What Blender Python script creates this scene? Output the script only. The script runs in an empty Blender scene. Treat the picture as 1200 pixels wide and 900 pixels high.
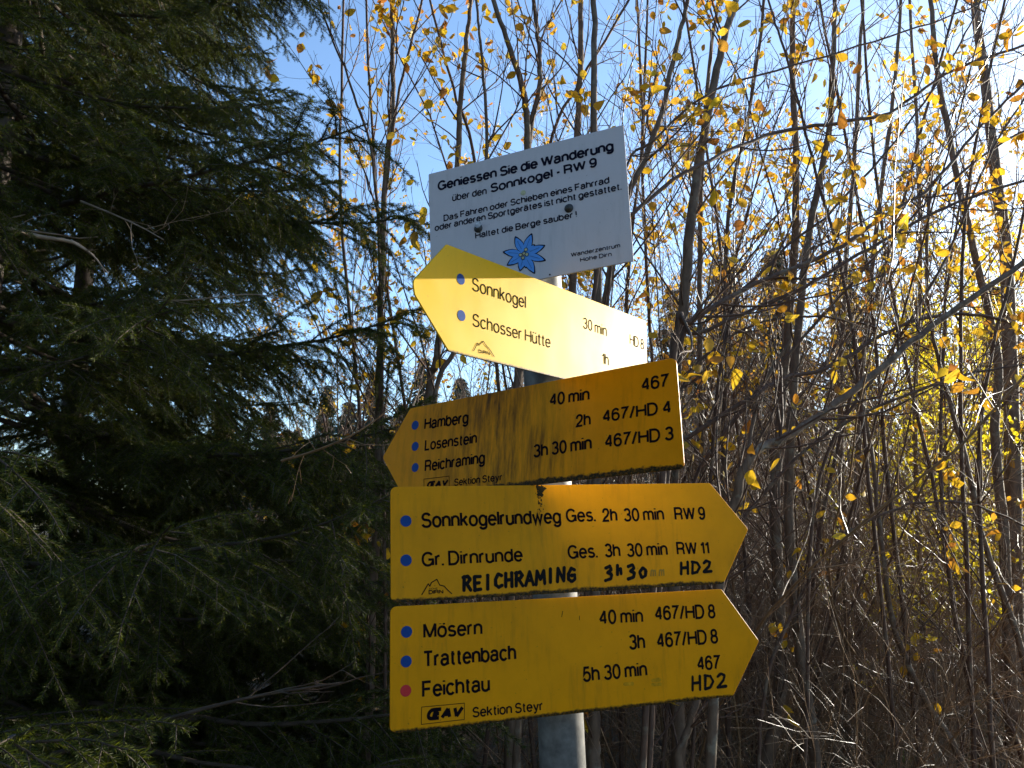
import bpy, math, random
import numpy as np
from mathutils import Matrix, Vector
sc = bpy.context.scene
C = sc.collection

# ------------------------------------------------------------------ camera, sky, sun, exposure
F = 906.0
PITCH, ROLL, CAMZ = math.radians(10), math.radians(1.0), 1.6
FW = np.array([0, math.cos(PITCH), math.sin(PITCH)])
_r = np.array([1.0, 0, 0]); _u = np.cross(_r, FW)
RT = _r*math.cos(ROLL) - _u*math.sin(ROLL)
UP = _u*math.cos(ROLL) + _r*math.sin(ROLL)
EYE = np.array([0, 0, CAMZ])
cd = bpy.data.cameras.new('camera'); cam = bpy.data.objects.new('camera', cd); C.objects.link(cam)
cd.sensor_width = 36; cd.lens = F/1200*36; cd.clip_start = 0.05; cd.clip_end = 2000
cam.matrix_world = Matrix(((RT[0], UP[0], -FW[0], 0), (RT[1], UP[1], -FW[1], 0), (RT[2], UP[2], -FW[2], CAMZ), (0, 0, 0, 1)))
sc.camera = cam
SUN_EL, SUN_AZ = math.radians(12.5), math.radians(56)      # azimuth from +Y towards +X
SD = Vector((math.sin(SUN_AZ)*math.cos(SUN_EL), math.cos(SUN_AZ)*math.cos(SUN_EL), math.sin(SUN_EL)))
w = bpy.data.worlds.new('World'); sc.world = w; w.use_nodes = True
nt = w.node_tree; bg = nt.nodes['Background']
sky = nt.nodes.new('ShaderNodeTexSky'); sky.sky_type = 'NISHITA'; sky.sun_disc = False
sky.sun_elevation = SUN_EL; sky.sun_rotation = SUN_AZ
sky.air_density = 1.0; sky.air_density = 1.0; sky.dust_density = 1.8; sky.ozone_density = 2.8; sky.altitude = 900
nt.links.new(sky.outputs[0], bg.inputs[0]); bg.inputs[1].default_value = 0.15
sl = bpy.data.lights.new('sun', 'SUN'); sl.energy = 3.6; sl.angle = math.radians(0.5); sl.color = (1, .96, .84)
so = bpy.data.objects.new('sun', sl); C.objects.link(so); so.rotation_euler = SD.to_track_quat('Z', 'Y').to_euler()
sc.view_settings.view_transform = 'Standard'; sc.view_settings.look = 'None'; sc.view_settings.gamma = 1
sc.view_settings.exposure = 1.52
sc.cycles.max_bounces = 8; sc.cycles.transmission_bounces = 4; sc.cycles.transparent_max_bounces = 8

# ------------------------------------------------------------------ helpers
def ray(px, py): return FW + RT*(px-600)/F + UP*(450-py)/F
def at(px, py, Y):
    d = ray(px, py); return EYE + d*(Y/d[1])
def tag(o, label=None, cat=None, group=None, kind=None):
    for k, v in (('label', label), ('category', cat), ('group', group), ('kind', kind)):
        if v: o[k] = v
    return o
def empty(name, loc, label=None, cat=None, group=None):
    o = bpy.data.objects.new(name, None); C.objects.link(o); o.location = loc; o.empty_display_size = .1
    return tag(o, label, cat, group)
def link(name, me, mat=None, parent=None, local=True):
    o = bpy.data.objects.new(name, me); C.objects.link(o)
    if mat is not None and not me.materials: me.materials.append(mat)
    if parent is not None: o.parent = parent
    return o
class MB:
    def __init__(s): s.V = []; s.Q = []; s.T = []; s.n = 0
    def add(s, v, q=None, t=None):
        v = np.asarray(v, dtype=np.float32).reshape(-1, 3)
        if q is not None and len(q): s.Q.append(np.asarray(q, dtype=np.int32)+s.n)
        if t is not None and len(t): s.T.append(np.asarray(t, dtype=np.int32)+s.n)
        s.V.append(v); s.n += len(v)
    def tube(s, P, R, k=5, cap=False, rough=0, rng=None):
        P = np.asarray(P, float); n = len(P); R = np.broadcast_to(np.asarray(R, float), (n,))
        T = np.gradient(P, axis=0); T /= np.linalg.norm(T, axis=1)[:, None]+1e-9
        m = T.mean(0); ref = np.array([0, 0, 1.]) if abs(m[2]) < .7*np.linalg.norm(m)+1e-9 else np.array([1., 0, 0])
        A = np.cross(T, ref); A /= np.linalg.norm(A, axis=1)[:, None]+1e-9; B = np.cross(T, A)
        a = np.arange(k)*2*np.pi/k
        rr = R[:, None]*np.ones(k)[None]
        if rough: rr = rr*(1+rough*rng.standard_normal((n, k)))
        v = P[:, None]+rr[..., None]*(np.cos(a)[None, :, None]*A[:, None]+np.sin(a)[None, :, None]*B[:, None])
        i = np.arange(n-1)[:, None]*k; j = np.arange(k)[None]; j2 = (j+1) % k
        q = np.stack([i+j, i+j2, i+k+j2, i+k+j], -1).reshape(-1, 4)
        t = None
        v = v.reshape(-1, 3)
        if cap:
            v = np.vstack([v, P[0], P[-1]]); c0, c1 = n*k, n*k+1; L = (n-1)*k
            t = [[c0, (x+1) % k, x] for x in range(k)]+[[c1, L+x, L+(x+1) % k] for x in range(k)]
        s.add(v, q, t)
    def box(s, c, h, M=None):
        v = np.array([[x, y, z] for x in (-1, 1) for y in (-1, 1) for z in (-1, 1)], float)*np.array(h)
        if M is not None: v = v@np.array(M).T
        s.add(v+np.array(c), [[0, 1, 3, 2], [4, 6, 7, 5], [0, 4, 5, 1], [2, 3, 7, 6], [0, 2, 6, 4], [1, 5, 7, 3]])
    def mesh(s, name, smooth=False):
        V = np.concatenate(s.V); Q = np.concatenate(s.Q) if s.Q else np.zeros((0, 4), np.int32); T = np.concatenate(s.T) if s.T else np.zeros((0, 3), np.int32)
        me = bpy.data.meshes.new(name); me.vertices.add(len(V)); me.vertices.foreach_set('co', V.ravel())
        loops = np.concatenate([Q.ravel(), T.ravel()]).astype(np.int32)
        me.loops.add(len(loops)); me.loops.foreach_set('vertex_index', loops)
        st = np.concatenate([np.arange(len(Q))*4, len(Q)*4+np.arange(len(T))*3]).astype(np.int32)
        me.polygons.add(len(st)); me.polygons.foreach_set('loop_start', st)
        me.update(calc_edges=True)
        if smooth: me.polygons.foreach_set('use_smooth', [True]*len(st))
        me.validate(); return me
    def build(s, name, mat, parent=None, smooth=False): return link(name, s.mesh(name, smooth), mat, parent)

# ------------------------------------------------------------------ materials
def mat(name):
    m = bpy.data.materials.new(name); m.use_nodes = True; n = m.node_tree; return m, n, n.nodes['Principled BSDF']
def N(n, t, **k):
    x = n.nodes.new('ShaderNode'+t)
    for a, b in k.items(): setattr(x, a, b)
    return x
def noise(n, scale, detail=4, vec=None, rough=.6):
    x = N(n, 'TexNoise'); x.inputs['Scale'].default_value = scale; x.inputs['Detail'].default_value = detail; x.inputs['Roughness'].default_value = rough
    if vec is not None: n.links.new(vec, x.inputs['Vector'])
    return x.outputs['Fac']
def ramp(n, fac, stops):
    x = N(n, 'ValToRGB'); e = x.color_ramp.elements
    while len(e) < len(stops): e.new(.5)
    for el, (p, c) in zip(e, stops): el.position = p; el.color = (*c, 1) if len(c) == 3 else c
    n.links.new(fac, x.inputs[0]); return x.outputs[0]
def mathn(n, op, a, b=None, c=None, clamp=False):
    x = N(n, 'Math', operation=op); x.use_clamp = clamp
    for i, v in enumerate((a, b, c)):
        if v is None: continue
        if isinstance(v, (int, float)): x.inputs[i].default_value = v
        else: n.links.new(v, x.inputs[i])
    return x.outputs[0]
def mix(n, f, a, b):
    x = N(n, 'Mix', data_type='RGBA')
    for i, v in ((0, f), (6, a), (7, b)):
        if isinstance(v, (int, float)): x.inputs[i].default_value = v
        elif isinstance(v, tuple): x.inputs[i].default_value = (*v, 1)
        else: n.links.new(v, x.inputs[i])
    return x.outputs[2]
def bump(n, p, h, strength=.3, dist=.002):
    b = N(n, 'Bump'); b.inputs['Strength'].default_value = strength; b.inputs['Distance'].default_value = dist
    n.links.new(h, b.inputs['Height']); n.links.new(b.outputs[0], p.inputs['Normal'])
def objco(n): return N(n, 'TexCoord').outputs['Object']
def flat(name, col, rough=.5, metal=0, var=0, scale=60):
    m, n, p = mat(name); p.inputs['Roughness'].default_value = rough; p.inputs['Metallic'].default_value = metal
    if var:
        f = noise(n, scale, 5, objco(n)); c = ramp(n, f, [(.3, tuple(x*(1-var) for x in col)), (.7, tuple(min(1, x*(1+var)) for x in col))])
        n.links.new(c, p.inputs['Base Color'])
    else: p.inputs['Base Color'].default_value = (*col, 1)
    if name.startswith(('printed', 'marker', 'faded', 'smudge', 'grime')): p.inputs['Specular IOR Level'].default_value = .05
    if 'dot' in name: p.inputs['Specular IOR Level'].default_value = .1
    return m
def bark(name, a, b, lichen, scale=40):
    m, n, p = mat(name); co = objco(n)
    mp = N(n, 'Mapping'); mp.inputs['Scale'].default_value = (1, 1, .35); n.links.new(co, mp.inputs[0])
    f = noise(n, scale, 6, mp.outputs[0]); c = ramp(n, f, [(.3, a), (.7, b)])
    f2 = noise(n, 14, 4, co); g = ramp(n, f2, [(.56, (0, 0, 0)), (.64, (1, 1, 1))])
    n.links.new(mix(n, mathn(n, 'MULTIPLY', g, .6), c, lichen), p.inputs['Base Color'])
    p.inputs['Roughness'].default_value = .75; bump(n, p, f, .6, .004); return m
def leafmat(name, cols, trans=.5, rough=.5):
    m, n, p = mat(name); oi = N(n, 'ObjectInfo').outputs['Random']; ri = N(n, 'NewGeometry').outputs['Random Per Island']
    r = mathn(n, 'FRACT', mathn(n, 'ADD', oi, ri)); k = len(cols)
    c = ramp(n, r, [(i/max(1, k-1), q) for i, q in enumerate(cols)])
    blotch = noise(n, 90, 3, objco(n)); c2 = mix(n, ramp(n, blotch, [(.55, (0, 0, 0)), (.75, (.7, .7, .7))]), c, tuple(x*.5 for x in cols[0]))
    n.links.new(c2, p.inputs['Base Color']); p.inputs['Roughness'].default_value = rough
    t = N(n, 'BsdfTranslucent'); n.links.new(c2, t.inputs[0]); mx = N(n, 'MixShader'); mx.inputs[0].default_value = trans
    n.links.new(p.outputs[0], mx.inputs[1]); n.links.new(t.outputs[0], mx.inputs[2])
    n.links.new(mx.outputs[0], n.nodes['Material Output'].inputs[0]); return m
M_BARK = bark('sapling_bark', (.095, .056, .033), (.22, .14, .085), (.27, .23, .16))
M_BARKD = bark('branch_bark', (.065, .033, .020), (.16, .085, .050), (.21, .16, .10))
M_TWIG = flat('twig_bark', (.27, .155, .075), .42, 0, .35, 30)
M_DEAD = flat('dead_twig', (.30, .22, .15), .7, 0, .4, 30)
M_SBARK = bark('spruce_bark', (.045, .03, .02), (.10, .065, .042), (.15, .13, .10), 25)
M_LEAF = leafmat('yellow_leaf', [(.70, .36, .02), (.80, .50, .03), (.72, .40, .02), (.48, .17, .03), (.82, .58, .04)], .55)
M_LEAFG = leafmat('golden_leaf', [(.82, .64, .02), (.88, .74, .03), (.80, .56, .02), (.86, .70, .04)], .7)
M_LEAFB = leafmat('withered_leaf', [(.30, .13, .05), (.45, .25, .10), (.22, .11, .06), (.5, .33, .14)], .35)
M_NEED = leafmat('spruce_needle', [(.042, .052, .003), (.062, .080, .004), (.048, .062, .004), (.19, .20, .008)], .38, .65)
M_NEEDF = leafmat('far_needle', [(.025, .045, .022), (.035, .055, .028), (.03, .05, .02)], .1, .6)
M_GRASS = leafmat('dry_grass', [(.34, .24, .09), (.48, .36, .15), (.24, .17, .07), (.20, .20, .05)], .35, .6)
M_METAL = flat('galvanised_steel', (.155, .148, .135), .55, .25, .45, 45)
M_ALU = flat('bare_aluminium', (.55, .55, .54), .55, .15, .15, 30)
M_BOLT = flat('bolt_steel', (.06, .058, .055), .5, .5, .4, 90)
M_BLACK = flat('printed_black', (.010, .006, .008), .95)
M_NAVY = flat('printed_dark', (.012, .012, .025), .9)
M_MARK = flat('marker_black', (.010, .009, .009), .55)
M_FADE = flat('faded_marker', (.42, .22, .03), .55)
M_BLUE = flat('blue_dot_paint', (.006, .055, .24), .4, 0, .1)
M_RED = flat('red_dot_paint', (.62, .04, .04), .4, 0, .12)
M_PETAL = flat('blue_petal_print', (.10, .33, .80), .4)
M_CREAM = flat('cream_print', (.55, .52, .30), .5, 0, .3, 200)

def paint(name, base, dark, streak, bottom, line, blotx=None, rough=.32, spec=.07, haze=.5):
    """painted aluminium with dirt: streak = strength of run marks, bottom = width of the algae edge in m"""
    m, n, p = mat(name); co = objco(n); sx = N(n, 'SeparateXYZ'); n.links.new(co, sx.inputs[0])
    x, y = sx.outputs[0], sx.outputs[1]
    cb = N(n, 'CombineXYZ'); n.links.new(mathn(n, 'MULTIPLY', x, 70.), cb.inputs[0]); n.links.new(mathn(n, 'MULTIPLY', y, 9.), cb.inputs[1])
    st = noise(n, 1, 5, cb.outputs[0], .7); stm = ramp(n, st, [(.5, (0, 0, 0)), (.72, (1, 1, 1))])
    big = noise(n, 9, 3, co); area = ramp(n, big, [(.42, (0, 0, 0)), (.6, (1, 1, 1))])
    stm = mathn(n, 'MULTIPLY', mathn(n, 'MULTIPLY', stm, area), streak)
    if blotx is not None:
        g = mathn(n, 'SUBTRACT', 1., mathn(n, 'MULTIPLY', mathn(n, 'ABSOLUTE', mathn(n, 'SUBTRACT', x, blotx[0])), 1/blotx[1]), None, True)
        s2 = ramp(n, st, [(.38, (0, 0, 0)), (.66, (1, 1, 1))])
        stm = mathn(n, 'ADD', stm, mathn(n, 'MULTIPLY', mathn(n, 'MULTIPLY', g, s2), blotx[2]), None, True)
    fine = noise(n, 260, 3, co); wob = noise(n, 45, 4, co)
    c0 = mix(n, mathn(n, 'MULTIPLY', ramp(n, noise(n, 11, 7, co, .7), [(.35, (0, 0, 0)), (.7, (1, 1, 1))]), haze), base, tuple(v*.72 for v in base))
    c1 = mix(n, stm, c0, dark)
    e = mathn(n, 'SUBTRACT', mathn(n, 'SUBTRACT', y, line[1]), mathn(n, 'MULTIPLY', x, line[0]))
    lim = mathn(n, 'MULTIPLY', mathn(n, 'SUBTRACT', mathn(n, 'MULTIPLY', mathn(n, 'ADD', noise(n, 120, 4, co), noise(n, 7, 2, co)), .9), .25), bottom*1.6)
    bm = mathn(n, 'MULTIPLY', mathn(n, 'SUBTRACT', lim, e), 350., None, True)
    bm = mathn(n, 'MULTIPLY', bm, mathn(n, 'ADD', fine, .45), None, True)
    c2 = mix(n, bm, c1, (.022, .018, .007))
    sp = ramp(n, noise(n, 160, 2, co), [(.70, (0, 0, 0)), (.74, (.8, .8, .8))])
    c3 = mix(n, mathn(n, 'MULTIPLY', sp, .5), c2, dark)
    n.links.new(c3, p.inputs['Base Color']); p.inputs['Specular IOR Level'].default_value = spec
    n.links.new(mathn(n, 'ADD', mathn(n, 'MULTIPLY', noise(n, 25, 4, co), .2), rough-.1), p.inputs['Roughness'])
    bump(n, p, noise(n, 6, 2, co), .25, .006)
    return m
YEL = (.86, .335, .002)

# ------------------------------------------------------------------ signs
class Plane:
    def __init__(s, axis_px, Y, yaw, tilt, off, xroll=0):
        y, t = math.radians(yaw), math.radians(tilt)
        s.n = np.array([math.sin(y)*math.cos(t), -math.cos(y)*math.cos(t), math.sin(t)])
        s.o = at(*axis_px, Y)+s.n*off
        s.x = np.array([math.cos(y), math.sin(y), 0])
        s.x = s.x-s.n*(s.x@s.n); s.x /= np.linalg.norm(s.x)
        s.y = np.cross(s.n, s.x)
        if xroll:
            a = math.radians(xroll); X = s.x*math.cos(a)+s.y*math.sin(a); s.y = np.cross(s.n, X); s.x = X
        s.M = Matrix([[*(float(v) for v in (s.x[i], s.y[i], s.n[i], s.o[i]))] for i in range(3)]+[[0, 0, 0, 1]])
    def loc(s, p):
        d = ray(*p); t = ((s.o-EYE)@s.n)/(d@s.n); q = EYE+d*t-s.o; return np.array([q@s.x, q@s.y])
def rounded(poly, rads, seg=5):
    out = []; n = len(poly); P = [np.array(p, float) for p in poly]
    for i in range(n):
        a, b, c = P[i-1], P[i], P[(i+1) % n]; r = rads[i]
        u = (a-b)/np.linalg.norm(a-b); v = (c-b)/np.linalg.norm(c-b)
        h = math.acos(max(-1, min(1, u@v)))/2; d = r/math.tan(h); ctr = b+(u+v)/np.linalg.norm(u+v)*r/math.sin(h)
        s, e = b+u*d, b+v*d; a0 = math.atan2(*(s-ctr)[::-1]); a1 = math.atan2(*(e-ctr)[::-1]); da = (a1-a0+math.pi) % (2*math.pi)-math.pi
        for k in range(seg+1): out.append(ctr+r*np.array([math.cos(a0+da*k/seg), math.sin(a0+da*k/seg)]))
    return np.array(out)
def plate(name, pl, pts, rads, th, m, parent):
    import bmesh
    L = rounded([pl.loc(p) for p in pts], rads); bm = bmesh.new()
    vs = [bm.verts.new((x, y, 0)) for x, y in L]; f = bm.faces.new(vs)
    if f.normal.z < 0: bmesh.ops.reverse_faces(bm, faces=[f])
    bm.normal_update()
    r = bmesh.ops.extrude_face_region(bm, geom=[f]); nv = [v for v in r['geom'] if isinstance(v, bmesh.types.BMVert)]
    for v in nv: v.co.z -= th
    bmesh.ops.recalc_face_normals(bm, faces=bm.faces)
    be = [e for e in bm.edges if abs(e.verts[0].co.z-e.verts[1].co.z) < 1e-6 and len(e.link_faces) == 2]
    bmesh.ops.bevel(bm, geom=be, offset=.0006, segments=1, affect='EDGES')
    me = bpy.data.meshes.new(name); bm.to_mesh(me); bm.free(); me.materials.append(m); me.materials.append(M_ALU)
    for p in me.polygons:
        if p.normal.z < -.3: p.material_index = 1
    return link(name, me, None, parent)
def _arc(cx, cy, rx, ry, a0, a1, n=14, e=2.12):
    out = []
    for i in range(n+1):
        a = math.radians(a0+(a1-a0)*i/n); c, s = math.cos(a), math.sin(a)
        out.append((cx+rx*math.copysign(abs(c)**(2/e), c), cy+ry*math.copysign(abs(s)**(2/e), s)))
    return out
def _glyphs():
    A = _arc; X = .73; g = {}
    def o(w=.52): return A(w/2, X/2, w/2, X/2, 90, 450, 24)
    g['o'] = (.52, [o()]); g['ö'] = (.52, [o(), [(.13, .93), (.13, .94+.04)], [(.39, .88), (.39, 1.0)]])
    bowl = A(.25, X/2, .25, X/2, 90, 450, 24)
    g['a'] = (.50, [[(.03, .56)]+A(.24, .53, .21, .20, 160, 0, 10)[1:]+[(.45, .12), (.50, .0)], [(.45, .43), (.30, .40)]+A(.20, .205, .20, .205, 90, 270, 10)+[(.32, .03), (.45, .17)]])
    g['ä'] = (.50, g['a'][1]+[[(.12, .88), (.12, 1.0)], [(.38, .88), (.38, 1.0)]])
    g['b'] = (.50, [[(0, 0), (0, 1)], bowl]); g['d'] = (.50, [[(.5, 0), (.5, 1)], bowl])
    g['p'] = (.50, [[(0, X), (0, -.27)], bowl])
    g['c'] = (.47, [A(.25, X/2, .25, X/2, 38, 322, 20)])
    g['e'] = (.51, [[(.01, .38), (.505, .38)]+A(.255, X/2, .25, X/2, 5, 325, 22)[1:]])
    g['f'] = (.26, [[(.11, 0), (.11, .82)]+A(.26, .82, .15, .18, 180, 95, 6)[1:], [(0, X-.02), (.26, X-.02)]])
    g['g'] = (.50, [bowl, [(.5, X), (.5, -.05)]+A(.26, -.05, .24, .23, 0, -165, 10)[1:]])
    g['h'] = (.46, [[(0, 0), (0, 1)], [(0, .46)]+A(.235, .47, .225, .26, 165, 0, 10)+[(.46, 0)]])
    g['n'] = (.46, [[(0, 0), (0, X)], [(0, .46)]+A(.235, .47, .225, .26, 165, 0, 10)+[(.46, 0)]])
    g['m'] = (.76, [[(0, 0), (0, X)], [(0, .48)]+A(.19, .50, .19, .23, 165, 0, 9)+[(.38, 0)], [(.38, .48)]+A(.57, .50, .19, .23, 165, 0, 9)+[(.76, 0)]])
    g['r'] = (.26, [[(0, 0), (0, X)], [(0, .42)]+A(.22, .44, .22, .28, 165, 85, 7)+[(.26, .72)]])
    g['i'] = (.0, [[(0, 0), (0, X)], [(0, .90), (0, 1.0)]]); g['l'] = (.0, [[(0, 0), (0, 1)]])
    g['k'] = (.44, [[(0, 0), (0, 1)], [(.42, X), (0, .30)], [(.15, .46), (.44, 0)]])
    u = [[(.46, 0), (.46, X)], [(0, X)]+A(.225, .26, .225, .26, 180, 345, 10)+[(.46, .27)]]
    g['u'] = (.46, u); g['ü'] = (.46, u+[[(.10, .88), (.10, 1.0)], [(.36, .88), (.36, 1.0)]])
    g['t'] = (.26, [[(.11, .93), (.11, .14)]+A(.25, .14, .14, .13, 180, 275, 6)[1:], [(0, X-.02), (.26, X-.02)]])
    g['s'] = (.44, [A(.22, .54, .20, .19, 25, 180, 9)+A(.22, .54, .20, .16, 190, 240, 3)+A(.22, .19, .22, .18, 60, -160, 13)])
    g['w'] = (.70, [[(0, X), (.18, 0), (.35, X-.05), (.52, 0), (.70, X)]])
    g['y'] = (.48, [[(0, X), (.25, .02)], [(.48, X), (.22, -.14), (.14, -.24), (.02, -.25)]])
    g['z'] = (.42, [[(.02, X), (.40, X), (0.0, 0), (.42, 0)]])
    g['G'] = (.70, [A(.35, .5, .35, .5, 38, 345, 24)+[(.68, .46), (.38, .46)], [(.70, .46), (.70, 0)]])
    g['S'] = (.58, [A(.29, .73, .26, .27, 20, 180, 10)+A(.29, .73, .26, .22, 190, 240, 3)+A(.29, .26, .29, .26, 60, -165, 14)])
    g['D'] = (.62, [[(0, 1), (0, 0), (.26, 0)]+A(.26, .5, .36, .5, -90, 90, 16)+[(0, 1)]])
    g['F'] = (.52, [[(0, 0), (0, 1), (.52, 1)], [(0, .51), (.46, .51)]])
    g['H'] = (.62, [[(0, 0), (0, 1)], [(.62, 0), (.62, 1)], [(0, .52), (.62, .52)]])
    g['B'] = (.58, [[(0, .52), (0, 1), (.32, 1)]+A(.32, .76, .22, .24, 90, -90, 8)+[(0, .52)], [(0, .52), (.34, .52)]+A(.34, .26, .24, .26, 90, -90, 8)+[(0, 0), (0, .55)]])
    g['R'] = (.62, [[(0, 0), (0, 1), (.36, 1)]+A(.36, .74, .24, .26, 90, -90, 8)+[(0, .48)], [(.36, .48)]+[(.52, .44), (.57, .33), (.58, .08), (.62, 0)]])
    g['M'] = (.74, [[(0, 0), (0, 1)], [(0, 1), (.37, 0)], [(.37, 0), (.74, 1)], [(.74, 1), (.74, 0)]])
    g['T'] = (.60, [[(0, 1), (.60, 1)], [(.30, 0), (.30, 1)]]); g['L'] = (.46, [[(0, 1), (0, 0), (.46, 0)]])
    g['W'] = (.96, [[(0, 1), (.25, 0)], [(.25, 0), (.48, 1)], [(.48, 1), (.71, 0)], [(.71, 0), (.96, 1)]])
    g['N'] = (.62, [[(0, 0), (0, 1)], [(0, 1), (.62, 0)], [(.62, 0), (.62, 1)]]); g['I'] = (0, [[(0, 0), (0, 1)]])
    g['O'] = (.7, [A(.35, .5, .35, .5, 90, 450, 26)]); g['E'] = (.54, [[(.54, 0), (0, 0), (0, 1), (.54, 1)], [(0, .52), (.48, .52)]])
    g['Œ'] = (.98, [A(.34, .5, .34, .5, 90, 450, 26), [(.98, 0), (.5, 0), (.5, 1), (.98, 1)], [(.5, .5), (.9, .5)]])
    g['A'] = (.66, [[(0, 0), (.33, 1)], [(.33, 1), (.66, 0)], [(.12, .33), (.54, .33)]]); g['V'] = (.66, [[(0, 1), (.33, 0)], [(.33, 0), (.66, 1)]])
    g['0'] = (.48, [A(.24, .5, .24, .5, 90, 450, 24)]); g['1'] = (.24, [[(0, .76), (.10, .79), (.20, .88), (.24, 1)], [(.24, 0), (.24, 1)]])
    g['2'] = (.48, [[(.01, .68)]+A(.24, .74, .22, .26, 175, -20, 12)+[(.36, .44), (.08, .18), (.01, .0), (.48, 0)]])
    g['3'] = (.48, [A(.24, .75, .21, .25, 160, -60, 12)+[(.20, .535)], [(.20, .535)]+A(.24, .27, .24, .265, 70, -165, 13)])
    g['4'] = (.50, [[(.38, 0), (.38, 1)], [(.38, 1), (0, .28)], [(0, .26), (.50, .26)]])
    g['5'] = (.48, [[(.44, 1), (.10, 1), (.04, .50)]+A(.24, .32, .24, .32, 130, -160, 14)])
    g['6'] = (.48, [A(.24, .31, .24, .31, 90, 450, 20), [(.45, .80)]+A(.26, .60, .26, .40, 60, 185, 10)+[(0, .30)]])
    g['7'] = (.46, [[(0, 1), (.46, 1), (.28, .62), (.16, .28), (.12, 0)]])
    g['8'] = (.48, [A(.24, .76, .20, .24, 90, 450, 18), A(.24, .27, .24, .27, 90, 450, 20)])
    g['9'] = (.48, [A(.24, .69, .24, .31, 90, 450, 20), [(.03, .20)]+A(.22, .40, .26, .40, 240, 365, 10)+[(.48, .70)]])
    g['/'] = (.30, [[(0, -.02), (.30, 1.02)]]); g['.'] = (0, [[(0, -.06), (0, .09)]]); g['-'] = (.24, [[(0, .38), (.24, .38)]])
    g['!'] = (0, [[(0, .30), (0, 1)], [(0, -.02), (0, .06)]])
    return g
GLYPH = _glyphs()
def ribbon(b, P, t, zz):
    P = [np.array(p, float) for p in P]; Q = [P[0]]
    for p in P[1:]:
        if np.linalg.norm(p-Q[-1]) > t*.04: Q.append(p)
    if len(Q) < 2: return
    closed = np.linalg.norm(Q[0]-Q[-1]) < t*.3 and len(Q) > 6
    if closed: Q[-1] = Q[0]
    n = len(Q); L = []; R = []
    for i in range(n):
        a = Q[i-1] if i else (Q[-2] if closed else None); c = Q[i+1] if i < n-1 else (Q[1] if closed else None)
        d1 = (Q[i]-a)/np.linalg.norm(Q[i]-a) if a is not None else None; d2 = (c-Q[i])/np.linalg.norm(c-Q[i]) if c is not None else None
        if d1 is None: d1 = d2
        if d2 is None: d2 = d1
        m = d1+d2; m /= np.linalg.norm(m)+1e-9; nn = np.array([-m[1], m[0]]); k = max(.35, nn@np.array([-d1[1], d1[0]])); o = nn*t/2/k
        L.append([*(Q[i]+o), zz]); R.append([*(Q[i]-o), zz])
    b.add(L+R, [[i, n+i, n+i+1, i+1] for i in range(n-1)])
def text(s, pl, parent, a, b, cap, m=None, t=.125, shear=0.0, z=.0004, name='lettering', gap=.20):
    """a, b: baseline start and end in the photograph; cap: capital height there; t: stroke weight"""
    A, B = pl.loc(a), pl.loc(b); up = pl.loc((a[0], a[1]-cap))-A; x = B-A; ln = np.linalg.norm(x); d = x/ln; pr = np.array([-d[1], d[0]]); h = abs(up@pr)
    X = 0; runs = []
    for ch in s:
        if ch == ' ': X += .26; continue
        wd, st = GLYPH[ch]; runs.append((X, wd, st)); X += wd+gap
    W = X-gap; th = t*h; sx = (ln-th)/W if W > 0 else 1
    mb = MB(); q = 0
    for X, wd, st in runs:
        for l in st:
            pts = []
            for px, py in l:
                yy = th/2+py*(h-th); xx = th/2+(X+px)*sx+shear*yy
                pts.append(A+d*xx+pr*yy)
            ribbon(mb, pts, th, z+q*2e-6); q += 1
    return mb.build(name, m or M_BLACK, parent)
def dot(pl, parent, c, rx, m, name='waymark_dot', z=.0004):
    A = pl.loc(c); r = abs(pl.loc((c[0], c[1]-rx))[1]-A[1]); b = MB(); k = 28
    v = [[A[0]+r*math.cos(i*2*math.pi/k), A[1]+r*math.sin(i*2*math.pi/k), z] for i in range(k)]+[[A[0], A[1], z]]
    b.add(v, None, [[i, (i+1) % k, k] for i in range(k)]); return b.build(name, m, parent)
def strokes(pl, parent, lines, wd, m, name='marker_writing', z=.0005, seed=0, jit=.0):
    """lines: polylines in photo pixels; ribbons of width wd (m) with round ends"""
    rng = np.random.default_rng(seed); b = MB()
    for L in lines:
        P = [pl.loc(p) for p in L]; 
        for i, p in enumerate(P):
            r = wd/2*(1+jit*rng.standard_normal()*.5); k = 10; zz = z+rng.random()*.00015
            b.add([[p[0]+r*math.cos(a*.6283), p[1]+r*math.sin(a*.6283), zz] for a in range(k)]+[[p[0], p[1], zz]], None, [[q, (q+1) % k, k] for q in range(k)])
            if i:
                d = P[i]-P[i-1]; d /= np.linalg.norm(d)+1e-9; nn = np.array([-d[1], d[0]])*wd/2; zz = z+.00016+rng.random()*.0001
                nn2 = nn*(1+jit*rng.standard_normal()*.5)
                b.add([[*(P[i-1]-nn), zz], [*(P[i]-nn2), zz], [*(P[i]+nn2), zz], [*(P[i-1]+nn), zz]], [[0, 1, 2, 3]])
    return b.build(name, m, parent)
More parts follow.
